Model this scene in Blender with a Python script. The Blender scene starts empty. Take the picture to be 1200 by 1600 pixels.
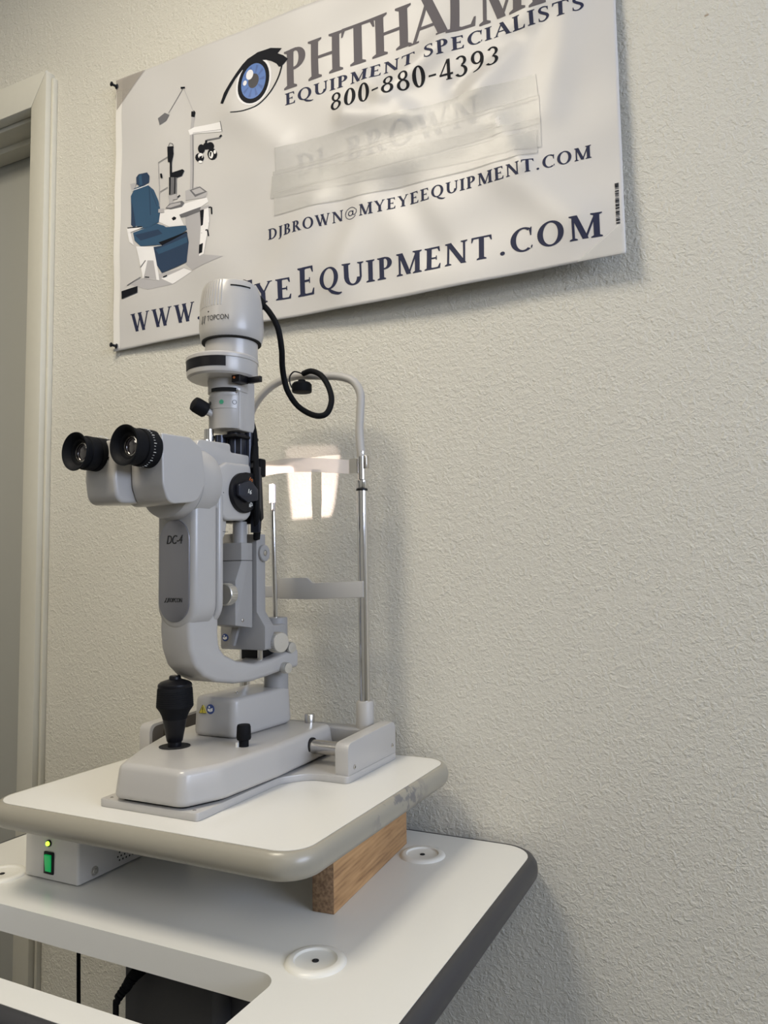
import bpy, bmesh, math, random
from mathutils import Vector, Matrix
random.seed(7)
sc = bpy.context.scene
col = sc.collection
R = math.radians
PI = math.pi

# ------------------------------------------------------------------ camera
ZC = 1.041                       # lens height above the floor
FPX = 1185.0
YAW, PITCH, ROLL = 26.0, 4.5, 0.9
_y, _p, _r = R(YAW), R(PITCH), R(ROLL)
FWD = Vector((-math.sin(_y) * math.cos(_p), math.cos(_y) * math.cos(_p), math.sin(_p)))
_r0 = Vector((math.cos(_y), math.sin(_y), 0)); _u0 = _r0.cross(FWD)
RT = _r0 * math.cos(_r) - _u0 * math.sin(_r)
UP = _u0 * math.cos(_r) + _r0 * math.sin(_r)
cam_d = bpy.data.cameras.new('camera'); cam = bpy.data.objects.new('camera', cam_d); col.objects.link(cam)
cam_d.sensor_fit = 'VERTICAL'; cam_d.sensor_height = 36; cam_d.lens = 36 * FPX / 1600
cam_d.clip_start = 0.02
m = Matrix((RT, UP, -FWD)).transposed().to_4x4(); m.translation = (0, 0, ZC)
cam.matrix_world = m
sc.camera = cam
sc.view_settings.view_transform = 'Standard'; sc.view_settings.look = 'None'
sc.view_settings.gamma = 1; sc.view_settings.use_curve_mapping = False
sc.view_settings.exposure = 0.13

# ------------------------------------------------------------------ world and lights
w = bpy.data.worlds.new('world'); sc.world = w; w.use_nodes = True
w.node_tree.nodes['Background'].inputs[0].default_value = (0.55, 0.68, 1.0, 1)
w.node_tree.nodes['Background'].inputs[1].default_value = 1.2
CEIL = 2.62
def area(name, loc, rot, sx, sy, power, colr):
    d = bpy.data.lights.new(name, 'AREA'); d.shape = 'RECTANGLE'; d.size = sx; d.size_y = sy
    d.energy = power; d.color = colr
    o = bpy.data.objects.new(name, d); col.objects.link(o); o.location = loc; o.rotation_euler = rot
    return o
# (x, y, power) of the ceiling panels; the daylight comes through the window in the right wall
PANELS = [(-0.87, 0.05, 21, .56), (0.75, -1.5, 3, 1.16), (-1.6, -1.7, 3, 1.16)]
WARM = (1.0, 0.895, 0.715)
for (lx, ly, pw, pl) in PANELS:
    area('ceiling_panel_light', (lx, ly, CEIL - 0.035), (0, 0, 0), 0.56, pl, pw, WARM)
area('window_daylight', (2.58, -0.2, 1.85), (0, R(90), 0), 0.9, 1.9, 62, (0.70, 0.79, 1.0))

D = 1.122                        # the back wall's plane
def ray(px, py): return RT * ((px - 600) / FPX) - UP * ((py - 800) / FPX) + FWD
def ony(px, py, y):
    r = ray(px, py) * 1.0; return r * (y / r.y) + Vector((0, 0, ZC))
def onx(px, py, x):
    r = ray(px, py); return r * (x / r.x) + Vector((0, 0, ZC))

# ------------------------------------------------------------------ materials
def mat(name, color, rough=0.5, metal=0.0, emit=None, estr=0.0, alpha=1.0, coat=0.0, spec=0.5, trans=0.0):
    mm = bpy.data.materials.new(name); mm.use_nodes = True
    b = mm.node_tree.nodes['Principled BSDF']
    b.inputs['Base Color'].default_value = (*color, 1)
    b.inputs['Roughness'].default_value = rough; b.inputs['Metallic'].default_value = metal
    b.inputs['Specular IOR Level'].default_value = spec
    b.inputs['Coat Weight'].default_value = coat; b.inputs['Alpha'].default_value = alpha
    b.inputs['Transmission Weight'].default_value = trans
    if emit: b.inputs['Emission Color'].default_value = (*emit, 1); b.inputs['Emission Strength'].default_value = estr
    return mm
def nodes(mm): return mm.node_tree.nodes, mm.node_tree.links, mm.node_tree.nodes['Principled BSDF']
def add_noise(mm, scale, bump=0.1, dist=0.001, detail=3, cvar=0.0, stretch=None):
    n, l, b = nodes(mm)
    tc = n.new('ShaderNodeTexCoord'); mp = n.new('ShaderNodeMapping')
    l.new(tc.outputs['Object'], mp.inputs[0])
    if stretch: mp.inputs['Scale'].default_value = stretch
    t = n.new('ShaderNodeTexNoise'); t.inputs['Scale'].default_value = scale; t.inputs['Detail'].default_value = detail
    l.new(mp.outputs[0], t.inputs['Vector'])
    if bump:
        bp_ = n.new('ShaderNodeBump'); bp_.inputs['Strength'].default_value = bump; bp_.inputs['Distance'].default_value = dist
        l.new(t.outputs[0], bp_.inputs['Height']); l.new(bp_.outputs[0], b.inputs['Normal'])
    if cvar:
        c = b.inputs['Base Color'].default_value[:3]
        mx = n.new('ShaderNodeMix'); mx.data_type = 'RGBA'
        mx.inputs[6].default_value = (*[v * (1 - cvar) for v in c], 1); mx.inputs[7].default_value = (*[min(1, v * (1 + cvar)) for v in c], 1)
        l.new(t.outputs[0], mx.inputs[0]); l.new(mx.outputs[2], b.inputs['Base Color'])
    return mm
M = {}
M['plastic'] = add_noise(mat('warm_grey_enamel', (0.415, 0.402, 0.385), 0.28), 900, 0.04, 0.0004)
M['plastic2'] = add_noise(mat('grey_cast_enamel', (0.30, 0.295, 0.29), 0.42), 700, 0.06, 0.0004)
M['post_grey'] = mat('grey_tube_enamel', (0.40, 0.385, 0.36), 0.45)
M['plate'] = mat('silver_name_plate', (0.30, 0.30, 0.33), 0.32, 0.75)
M['black'] = mat('black_plastic', (0.007, 0.007, 0.009), 0.35, spec=0.22)
M['rubber'] = add_noise(mat('black_rubber', (0.008, 0.0085, 0.010), 0.6, spec=0.08), 1500, 0.3, 0.0004)
M['anod'] = mat('black_anodised_metal', (0.02, 0.023, 0.035), 0.28, 0.4)
M['hollow_shade'] = mat('brown_grey_hollow_shade', (0.10, 0.09, 0.08), 0.6)  # shade inside the hollow rail cover, put into the colour
M['hole'] = mat('dark_recess', (0.004, 0.004, 0.004), 0.9)
M['chrome'] = mat('chrome', (0.66, 0.65, 0.64), 0.10, 1.0)
M['steel'] = mat('brushed_steel', (0.60, 0.58, 0.55), 0.25, 1.0)
M['alu'] = add_noise(mat('satin_aluminium', (0.68, 0.67, 0.64), 0.33, 0.9), 1200, 0.1, 0.0003)
M['glass'] = mat('coated_lens_glass', (0.03, 0.025, 0.03), 0.03, 0.0, coat=1.0, spec=1.0)
M['ivory'] = mat('translucent_ivory_band', (0.80, 0.72, 0.66), 0.3, alpha=0.45)
M['white_tip'] = mat('white_test_face', (0.85, 0.80, 0.80), 0.5)
M['laminate'] = add_noise(mat('white_laminate', (0.70, 0.69, 0.65), 0.22, coat=0.0), 250, 0.03, 0.0005)
M['laminate2'] = add_noise(mat('grey_white_laminate', (0.66, 0.655, 0.62), 0.2), 250, 0.03, 0.0005)
M['dark_rim'] = mat('charcoal_edge_band', (0.032, 0.032, 0.036), 0.38)
M['column'] = add_noise(mat('dark_grey_column', (0.05, 0.05, 0.053), 0.5), 400, 0.1, 0.0005)
M['box'] = add_noise(mat('pale_grey_sheet_metal', (0.56, 0.55, 0.53), 0.4), 1300, 0.15, 0.0004)
M['cap'] = mat('white_cover_disc', (0.66, 0.65, 0.60), 0.35)
M['led'] = mat('green_yellow_led', (0.3, 0.8, 0.05), 0.3, emit=(0.45, 1.0, 0.05), estr=2.2)
M['switch'] = mat('green_lit_rocker', (0.0, 0.25, 0.07), 0.15, emit=(0.0, 0.55, 0.12), estr=0.28)
M['orange'] = mat('orange_mark', (0.55, 0.16, 0.04), 0.5)
M['wmark'] = mat('white_mark', (0.75, 0.75, 0.72), 0.5)
M['green'] = mat('green_mark', (0.05, 0.33, 0.18), 0.5)
M['yellow'] = mat('yellow_sticker', (0.60, 0.50, 0.05), 0.5)
M['blue'] = mat('blue_sticker', (0.03, 0.06, 0.22), 0.5)
M['print_dark'] = mat('dark_print', (0.02, 0.02, 0.02), 0.5)
M['door'] = mat('door_paint', (0.36, 0.36, 0.33), 0.5)
M['trim'] = add_noise(mat('cream_trim_paint', (0.56, 0.54, 0.46), 0.42), 60, 0.05, 0.001, cvar=0.03)
M['floor'] = mat('grey_carpet', (0.08, 0.078, 0.075), 0.9)
add_noise(M['floor'], 400, 0.6, 0.004, cvar=0.2)
M['ceil'] = add_noise(mat('ceiling_tile', (0.72, 0.71, 0.67), 0.9), 200, 0.3, 0.003)
M['lightpanel'] = mat('lamp_diffuser', (0.9, 0.88, 0.8), 0.5, emit=(1, 0.93, 0.8), estr=4.0)
M['banner'] = mat('white_vinyl', (0.55, 0.537, 0.522), 0.42)
M['tape'] = mat('frosted_tape', (0.62, 0.61, 0.58), 0.28, alpha=0.42)
M['corner_tape'] = mat('clear_corner_tape', (0.36, 0.32, 0.27), 0.12, alpha=0.55)
M['ink_grey'] = mat('grey_ink', (0.115, 0.105, 0.115), 0.55, spec=0.12)
M['ink_navy'] = mat('navy_ink', (0.026, 0.030, 0.062), 0.55, spec=0.10)
M['ink_black'] = mat('black_ink', (0.009, 0.010, 0.014), 0.55, spec=0.08)
M['ink_faint'] = mat('faint_ink', (0.36, 0.36, 0.38), 0.5)
M['tape_edge'] = mat('tape_edge', (0.42, 0.41, 0.39), 0.4)

def wall_mat():
    mm = mat('orange_peel_wall_paint', (0.60, 0.58, 0.51), 0.5)
    n, l, b = nodes(mm)
    tc = n.new('ShaderNodeTexCoord')
    mp = n.new('ShaderNodeMapping'); mp.inputs['Scale'].default_value = (1, 1, 1); l.new(tc.outputs['Object'], mp.inputs[0])
    t1 = n.new('ShaderNodeTexNoise'); t1.inputs['Scale'].default_value = 210; t1.inputs['Detail'].default_value = 3; t1.inputs['Roughness'].default_value = 0.55; t1.inputs['Distortion'].default_value = 0.5
    t2 = n.new('ShaderNodeTexNoise'); t2.inputs['Scale'].default_value = 110; t2.inputs['Detail'].default_value = 2; t2.inputs['Distortion'].default_value = 0.7
    for t in (t1, t2): l.new(mp.outputs[0], t.inputs['Vector'])
    cr = n.new('ShaderNodeMapRange'); cr.inputs[1].default_value = 0.25; cr.inputs[2].default_value = 0.75
    l.new(t1.outputs[0], cr.inputs[0])
    cr2 = n.new('ShaderNodeMapRange'); cr2.inputs[1].default_value = 0.52; cr2.inputs[2].default_value = 0.64; cr2.interpolation_type = 'SMOOTHSTEP'
    l.new(t2.outputs[0], cr2.inputs[0])
    ad = n.new('ShaderNodeMath'); ad.operation = 'MULTIPLY_ADD'; ad.inputs[1].default_value = 0.55
    l.new(cr2.outputs[0], ad.inputs[0]); l.new(cr.outputs[0], ad.inputs[2])
    bp_ = n.new('ShaderNodeBump'); bp_.inputs['Strength'].default_value = 0.52; bp_.inputs['Distance'].default_value = 0.0018
    l.new(ad.outputs[0], bp_.inputs['Height']); l.new(bp_.outputs[0], b.inputs['Normal'])
    # rare brown specks
    t3 = n.new('ShaderNodeTexNoise'); t3.inputs['Scale'].default_value = 26; t3.inputs['Detail'].default_value = 3; l.new(tc.outputs['Object'], t3.inputs['Vector'])
    c3 = n.new('ShaderNodeMapRange'); c3.inputs[1].default_value = 0.775; c3.inputs[2].default_value = 0.80; l.new(t3.outputs[0], c3.inputs[0])
    mx = n.new('ShaderNodeMix'); mx.data_type = 'RGBA'; mx.inputs[6].default_value = (0.60, 0.58, 0.51, 1); mx.inputs[7].default_value = (0.28, 0.20, 0.13, 1)
    l.new(c3.outputs[0], mx.inputs[0]); l.new(mx.outputs[2], b.inputs['Base Color'])
    return mm
M['wall'] = wall_mat()

def wood_mat():
    mm = mat('raw_pine', (0.4, 0.2, 0.08), 0.7)
    n, l, b = nodes(mm)
    tc = n.new('ShaderNodeTexCoord'); mp = n.new('ShaderNodeMapping'); mp.inputs['Scale'].default_value = (60, 5, 75)
    l.new(tc.outputs['Object'], mp.inputs[0])
    t = n.new('ShaderNodeTexNoise'); t.inputs['Scale'].default_value = 1.6; t.inputs['Detail'].default_value = 6; t.inputs['Distortion'].default_value = 0.8
    l.new(mp.outputs[0], t.inputs['Vector'])
    wv = n.new('ShaderNodeTexWave'); wv.bands_direction = 'Z'; wv.inputs['Scale'].default_value = 0.7; wv.inputs['Distortion'].default_value = 3.5; wv.inputs['Detail'].default_value = 3
    l.new(mp.outputs[0], wv.inputs['Vector'])
    ad = n.new('ShaderNodeMath'); ad.operation = 'MULTIPLY_ADD'; ad.inputs[1].default_value = 0.12
    l.new(wv.outputs[0], ad.inputs[0]); l.new(t.outputs[0], ad.inputs[2])
    cr = n.new('ShaderNodeValToRGB'); e = cr.color_ramp.elements
    e[0].position = 0.30; e[0].color = (0.19, 0.10, 0.042, 1); e[1].position = 0.78; e[1].color = (0.52, 0.31, 0.14, 1)
    k = e.new(0.5); k.color = (0.39, 0.22, 0.095, 1)
    l.new(ad.outputs[0], cr.inputs[0])
    sp = n.new('ShaderNodeSeparateXYZ'); l.new(tc.outputs['Normal'], sp.inputs[0]); ab = n.new('ShaderNodeMath'); ab.operation = 'ABSOLUTE'; l.new(sp.outputs[1], ab.inputs[0])
    t5 = n.new('ShaderNodeTexNoise'); t5.inputs['Scale'].default_value = 260; l.new(tc.outputs['Object'], t5.inputs['Vector'])
    c5 = n.new('ShaderNodeValToRGB'); c5.color_ramp.elements[0].color = (0.13, 0.075, 0.04, 1); c5.color_ramp.elements[1].color = (0.30, 0.19, 0.105, 1); c5.color_ramp.elements[0].position = .3; c5.color_ramp.elements[1].position = .7; l.new(t5.outputs[0], c5.inputs[0])
    mx = n.new('ShaderNodeMix'); mx.data_type = 'RGBA'; l.new(ab.outputs[0], mx.inputs[0]); l.new(cr.outputs[0], mx.inputs[6]); l.new(c5.outputs[0], mx.inputs[7]); l.new(mx.outputs[2], b.inputs['Base Color'])
    bp_ = n.new('ShaderNodeBump'); bp_.inputs['Strength'].default_value = 0.35; bp_.inputs['Distance'].default_value = 0.0008
    l.new(ad.outputs[0], bp_.inputs['Height']); l.new(bp_.outputs[0], b.inputs['Normal'])
    return mm
M['wood'] = wood_mat()

def rim_mat():
    mm = mat('greige_edge_band', (0.29, 0.27, 0.22), 0.3)
    n, l, b = nodes(mm)
    tc = n.new('ShaderNodeTexCoord')
    t = n.new('ShaderNodeTexNoise'); t.inputs['Scale'].default_value = 60; t.inputs['Detail'].default_value = 5; l.new(tc.outputs['Object'], t.inputs['Vector'])
    c = n.new('ShaderNodeMapRange'); c.inputs[1].default_value = 0.53; c.inputs[2].default_value = 0.60; l.new(t.outputs[0], c.inputs[0])
    mx = n.new('ShaderNodeMix'); mx.data_type = 'RGBA'; mx.inputs[6].default_value = (0.29, 0.27, 0.22, 1); mx.inputs[7].default_value = (0.15, 0.145, 0.145, 1)
    gp = n.new('ShaderNodeNewGeometry'); vd = n.new('ShaderNodeVectorMath'); vd.operation = 'DISTANCE'; l.new(gp.outputs['Position'], vd.inputs[0]); vd.inputs[1].default_value = (-.417, .895, ZC - .294)
    c9 = n.new('ShaderNodeMapRange'); c9.inputs[1].default_value = .04; c9.inputs[2].default_value = .09; c9.inputs[3].default_value = 1; c9.inputs[4].default_value = 0; l.new(vd.outputs['Value'], c9.inputs[0])
    ml = n.new('ShaderNodeMath'); ml.operation = 'MULTIPLY'; l.new(c.outputs[0], ml.inputs[0]); l.new(c9.outputs[0], ml.inputs[1])
    l.new(ml.outputs[0], mx.inputs[0]); l.new(mx.outputs[2], b.inputs['Base Color'])
    return mm
M['rim'] = rim_mat()

def tape_lines(mm):
    n, l, b = nodes(mm)
    tc = n.new('ShaderNodeTexCoord'); wv = n.new('ShaderNodeTexWave'); wv.bands_direction = 'X'; wv.inputs['Scale'].default_value = 160
    wv.inputs['Distortion'].default_value = 1.0
    l.new(tc.outputs['Object'], wv.inputs['Vector'])
    bp_ = n.new('ShaderNodeBump'); bp_.inputs['Strength'].default_value = 0.12; bp_.inputs['Distance'].default_value = 0.0006
    l.new(wv.outputs[0], bp_.inputs['Height']); l.new(bp_.outputs[0], b.inputs['Normal'])
tape_lines(M['tape'])

# ------------------------------------------------------------------ mesh helpers
class MB:
    def __init__(s, mx=None): s.bm = bmesh.new(); s.mx = mx; s.mi = 0
    def _fin(s, n0, bevel=0, seg=3):
        if bevel > 0:
            s.bm.verts.index_update()
            vs = [v for v in s.bm.verts if v.index >= n0 or v.index < 0]
            ed = {e for v in vs for e in v.link_edges if e.is_manifold and e.calc_face_angle(0) > R(25)}
            bmesh.ops.bevel(s.bm, geom=list(ed), offset=bevel, segments=seg, profile=0.5, affect='EDGES', clamp_overlap=True)
        return s
    def box(s, x0, x1, y0, y1, z0, z1, bevel=0, seg=3):
        return s.prism([(x0, y0), (x1, y0), (x1, y1), (x0, y1)], z0, z1, 'z', bevel, seg)
    # poly: 2d outline; axis the extrusion axis. z: (x,y); x: (y,z); y: (x,z)
    def prism(s, poly, a, b, axis='z', bevel=0, seg=3, inset=0.0, bevel_all=True):
        bm2 = bmesh.new()
        f = {'z': lambda p, t: (p[0], p[1], t), 'x': lambda p, t: (t, p[0], p[1]), 'y': lambda p, t: (p[0], t, p[1])}[axis]
        if inset:
            cx = sum(p[0] for p in poly) / len(poly); cy = sum(p[1] for p in poly) / len(poly)
            top = offset_poly(poly, -inset)
        else: top = poly
        lo = [bm2.verts.new(f(p, a)) for p in poly]; hi = [bm2.verts.new(f(p, b)) for p in top]
        n = len(poly)
        bm2.faces.new(lo); bm2.faces.new(hi)
        for i in range(n): bm2.faces.new((lo[i], lo[(i + 1) % n], hi[(i + 1) % n], hi[i]))
        bmesh.ops.recalc_face_normals(bm2, faces=bm2.faces)
        if bevel > 0:
            ed = [e for e in bm2.edges if e.calc_face_angle(0) > R(25)]
            bmesh.ops.bevel(bm2, geom=ed, offset=bevel, segments=seg, profile=0.5, affect='EDGES', clamp_overlap=True)
        s._merge(bm2); return s
    def _merge(s, bm2):
        for f in bm2.faces: f.material_index = s.mi
        me = bpy.data.meshes.new('tmp'); bm2.to_mesh(me); bm2.free()
        s.bm.from_mesh(me); bpy.data.meshes.remove(me)
    # profile [(r, t)] turned about axis through origin o along direction d
    def lathe(s, prof, o, d=(0, 0, 1), seg=40, a0=0, a1=2 * PI, sy=1.0, cap=True):
        bm2 = bmesh.new(); d = Vector(d).normalized(); o = Vector(o)
        ref = Vector((1, 0, 0)) if abs(d.x) < 0.9 else Vector((0, 1, 0))
        u = (ref - d * ref.dot(d)).normalized(); v = d.cross(u)
        full = abs(a1 - a0 - 2 * PI) < 1e-6; n = seg if full else seg + 1
        rings = []
        for (r, t) in prof:
            if r < 1e-6: rings.append([bm2.verts.new(o + d * t)])
            else: rings.append([bm2.verts.new(o + d * t + u * (r * math.cos(a0 + (a1 - a0) * i / seg)) + v * (r * sy * math.sin(a0 + (a1 - a0) * i / seg))) for i in range(n)])
        for A, B in zip(rings, rings[1:]):
            for i in range(n if full else n - 1):
                j = (i + 1) % n
                if len(A) == 1 and len(B) == 1: continue
                if len(A) == 1: bm2.faces.new((A[0], B[j], B[i]))
                elif len(B) == 1: bm2.faces.new((A[i], A[j], B[0]))
                else: bm2.faces.new((A[i], A[j], B[j], B[i]))
        if full and cap:
            for r_ in (rings[0], rings[-1]):
                if len(r_) > 1: bm2.faces.new(r_)
        bmesh.ops.recalc_face_normals(bm2, faces=bm2.faces)
        s._merge(bm2); return s
    def cyl(s, p0, p1, r, r1=None, seg=28, ch=0.0):
        p0 = Vector(p0); p1 = Vector(p1); L = (p1 - p0).length; r1 = r if r1 is None else r1
        if ch: prof = [(r - ch, 0), (r, ch), (r1, L - ch), (r1 - ch, L)]
        else: prof = [(r, 0), (r1, L)]
        return s.lathe(prof, p0, p1 - p0, seg)
    def tube(s, pts, r, seg=12, smooth=True, flat=None):
        pts = [Vector(p) for p in pts]
        if smooth: pts = catmull(pts, 8)
        rs = r if isinstance(r, (list, tuple)) else None
        bm2 = bmesh.new(); rings = []; prev = None
        for i, p in enumerate(pts):
            tg = (pts[min(i + 1, len(pts) - 1)] - pts[max(i - 1, 0)]).normalized()
            if prev is None:
                ref = Vector((0, 0, 1)) if abs(tg.z) < 0.9 else Vector((1, 0, 0)); u = (ref - tg * ref.dot(tg)).normalized()
            else: u = (prev - tg * prev.dot(tg)).normalized()
            prev = u; v = tg.cross(u)
            rr = r if rs is None else rs[0] + (rs[1] - rs[0]) * i / (len(pts) - 1)
            rings.append([bm2.verts.new(p + u * rr * math.cos(2 * PI * k / seg) + v * rr * math.sin(2 * PI * k / seg)) for k in range(seg)])
        for A, B in zip(rings, rings[1:]):
            for i in range(seg): bm2.faces.new((A[i], A[(i + 1) % seg], B[(i + 1) % seg], B[i]))
        bm2.faces.new(rings[0]); bm2.faces.new(rings[-1])
        bmesh.ops.recalc_face_normals(bm2, faces=bm2.faces)
        s._merge(bm2); return s
    def poly3(s, pts):
        vs = [s.bm.verts.new(Vector(p)) for p in pts]
        try: f = s.bm.faces.new(vs); f.material_index = s.mi
        except ValueError: pass
        return s
def offset_poly(poly, d):
    n = len(poly); out = []
    A = sum(poly[i][0] * poly[(i + 1) % n][1] - poly[(i + 1) % n][0] * poly[i][1] for i in range(n))
    sg = 1 if A > 0 else -1
    for i in range(n):
        p0, p1, p2 = Vector(poly[i - 1]), Vector(poly[i]), Vector(poly[(i + 1) % n])
        a = (p1 - p0).normalized(); b = (p2 - p1).normalized()
        n1 = Vector((a.y, -a.x)) * sg; n2 = Vector((b.y, -b.x)) * sg
        k = (n1 + n2); k = k / max(0.3, k.length_squared) * 2
        out.append(tuple(p1 + k * d))
    return out
def catmull(P, k):
    out = []
    for i in range(len(P) - 1):
        p0 = P[max(i - 1, 0)]; p1 = P[i]; p2 = P[i + 1]; p3 = P[min(i + 2, len(P) - 1)]
        for j in range(k):
            t = j / k
            out.append(0.5 * ((2 * p1) + (p2 - p0) * t + (2 * p0 - 5 * p1 + 4 * p2 - p3) * t * t + (3 * p1 - p0 - 3 * p2 + p3) * t ** 3))
    out.append(P[-1]); return out
def smooth2(P, k=6, closed=True):
    n = len(P); V = [Vector((p[0], p[1])) for p in P]; out = []
    for i in range(n):
        p0, p1, p2, p3 = V[i - 1], V[i], V[(i + 1) % n], V[(i + 2) % n]
        for j in range(k):
            t = j / k
            out.append(tuple(0.5 * ((2 * p1) + (p2 - p0) * t + (2 * p0 - 5 * p1 + 4 * p2 - p3) * t * t + (3 * p1 - p0 - 3 * p2 + p3) * t ** 3)))
    return out
def rrect(x0, x1, y0, y1, r, k=8):
    rs = r if isinstance(r, (list, tuple)) else [r] * 4      # corners: (x1,y1) (x0,y1) (x0,y0) (x1,y0)
    out = []
    for (cx, cy, sx, sy, a), q in zip([(x1, y1, -1, -1, 0), (x0, y1, 1, -1, 90), (x0, y0, 1, 1, 180), (x1, y0, -1, 1, 270)], rs):
        for i in range(k + 1):
            t = R(a + 90 * i / k); out.append((cx + sx * q + q * math.cos(t), cy + sy * q + q * math.sin(t)))
    return out
def rpoly(P, r, k=5):
    """round the corners of an outline; P items (x, y[, radius])"""
    n = len(P); out = []
    for i in range(n):
        p = Vector(P[i][:2]); a = Vector(P[i - 1][:2]); b = Vector(P[(i + 1) % n][:2])
        rr = P[i][2] if len(P[i]) > 2 else r
        if rr < 1e-5: out.append(tuple(p)); continue
        da = (a - p); db = (b - p); ang = da.angle(db); d = min(rr / math.tan(ang / 2), da.length * .48, db.length * .48)
        A = p + da.normalized() * d; B = p + db.normalized() * d
        for j in range(k + 1):
            t = j / k; q = A * (1 - t) ** 2 + p * 2 * t * (1 - t) + B * t * t
            out.append((q.x, q.y))
    return out
def obj(name, mb, mats, parent=None, angle=35, origin=None):
    bm = mb.bm
    if mb.mx is not None: bmesh.ops.transform(bm, matrix=mb.mx, verts=bm.verts)
    if origin is None:
        lo = Vector([min(v.co[i] for v in bm.verts) for i in range(3)]); hi = Vector([max(v.co[i] for v in bm.verts) for i in range(3)])
        origin = Vector(((lo.x + hi.x) / 2, (lo.y + hi.y) / 2, lo.z))
    origin = Vector(origin)
    bmesh.ops.translate(bm, vec=-origin, verts=bm.verts)
    me = bpy.data.meshes.new(name); bm.to_mesh(me); bm.free()
    if not isinstance(mats, (list, tuple)): mats = [mats]
    for mm in mats: me.materials.append(mm)
    me.polygons.foreach_set('use_smooth', [True] * len(me.polygons)); me.set_sharp_from_angle(angle=R(angle))
    o = bpy.data.objects.new(name, me); col.objects.link(o)
    pl = Vector((0, 0, 0)); q = parent
    while q is not None: pl += q.location; q = q.parent
    o.location = origin - pl; o.parent = parent
    return o
def thing(name, label, cat, loc, group=None):
    o = bpy.data.objects.new(name, None); col.objects.link(o); o.location = loc; o.empty_display_size = 0.05
    o['label'] = label; o['category'] = cat
    if group: o['group'] = group
    return o
def tag(o, label, cat, group=None):
    o['label'] = label; o['category'] = cat
    if group: o['group'] = group
    return o
def struct(name, mb, mt, parent=None, angle=35):
    o = obj(name, mb, mt, parent, angle)
    o['kind'] = 'structure'
    return o

# ------------------------------------------------------------------ room shell
XL, XR, YF = -3.0, 2.7, -3.2
DX0, DX1, DZ = -2.23, -1.372 * D / 1.112, ZC + 1.040        # door opening
b = MB()
b.box(DX1, XR, D, D + 0.12, 0, CEIL); b.box(XL, DX0, D, D + 0.12, 0, CEIL); b.box(DX0, DX1, D, D + 0.12, DZ, CEIL)
struct('wall_back', b, M['wall'])
b = MB(); b.box(XL, XR, YF, D + 0.12, -0.05, 0); struct('floor', b, M['floor'])
b = MB(); b.box(XL, XR, YF, D + 0.12, CEIL, CEIL + 0.05); struct('ceiling', b, M['ceil'])
b = MB(); b.box(XL - 0.1, XL, YF, D + 0.12, 0, CEIL); struct('wall_left', b, M['wall'])
b = MB(); b.box(XL, XR, YF - 0.1, YF, 0, CEIL); struct('wall_front', b, M['wall'])
b = MB()
WY0, WY1, WZ0, WZ1 = -1.2, 0.8, 1.35, 2.35
b.box(XR, XR + 0.1, YF, WY0, 0, CEIL); b.box(XR, XR + 0.1, WY1, D + 0.12, 0, CEIL)
b.box(XR, XR + 0.1, WY0, WY1, 0, WZ0); b.box(XR, XR + 0.1, WY0, WY1, WZ1, CEIL)
struct('wall_right', b, M['wall'])
b = MB()
for (a0, a1, c0, c1) in [(WY0, WY1, WZ0, WZ0 + .05), (WY0, WY1, WZ1 - .05, WZ1), (WY0, WY0 + .05, WZ0, WZ1), (WY1 - .05, WY1, WZ0, WZ1), (-.225, -.175, WZ0, WZ1)]:
    b.box(XR + .03, XR + .08, a0, a1, c0, c1)
struct('window_1', b, M['trim'])
# door and its casing
CF = D - 0.025
k = D / 1.112
cx1, cx0 = -1.3256 * k, -1.372 * k
b = MB(); hb, ht = ZC + 1.030, ZC + 1.103
b.prism([(cx0, 0), (cx1, 0), (cx1, ht), (cx0, hb)], CF, D, 'y', 0.003, 2); struct('trim_1', b, M['trim'])
b = MB(); b.prism([(cx0, hb + .0005), (cx1, ht + .0005), (DX0 - 0.05, ht + .0005), (DX0, hb + .0005)], CF, D, 'y', 0.003, 2); struct('trim_2', b, M['trim'])
b = MB(); b.box(cx1, cx1 + 0.008, D - 0.012, D, 0, ht - 0.012, 0.002, 2); struct('trim_3', b, M['trim'])
b = MB(); b.prism([(DX0 - .05, 0), (DX0, 0), (DX0, hb), (DX0 - .05, ht)], CF, D, 'y', 0.003, 2); struct('trim_4', b, M['trim'])
b = MB(); b.box(DX1 - 0.018, DX1, D, D + 0.12, 0, DZ - .012); b.box(DX0, DX1, D + .001, D + 0.12, DZ - 0.018, DZ); b.box(DX0, DX1 - .018, D + 0.045, D + 0.083, DZ - 0.032, DZ - 0.0185)
b.box(DX1 - .031, DX1 - .0185, D + .045, D + .083, 0, DZ - .033)
struct('trim_5', b, M['trim'])
b = MB(); b.box(DX0 + .003, DX1 - .021, D + 0.085, D + 0.119, 0.01, DZ - 0.022, 0.002, 2)
dr = struct('door_1', b, M['door'])
b = MB(); hx = DX0 + .07; b.cyl((hx, D + .086, .95), (hx, D + .03, .95), .011).lathe([(0.001, 0), (.018, .004), (.026, .02), (.022, .036), (.001, .042)], (hx, D + .045, .95), (0, -1, 0))
obj('door_handle', b, M['steel'], dr)
b = MB(); b.box(cx1 + .009, XR, D - 0.012, D, 0, 0.09, 0.003, 2); struct('baseboard_back', b, M['trim'])
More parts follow.
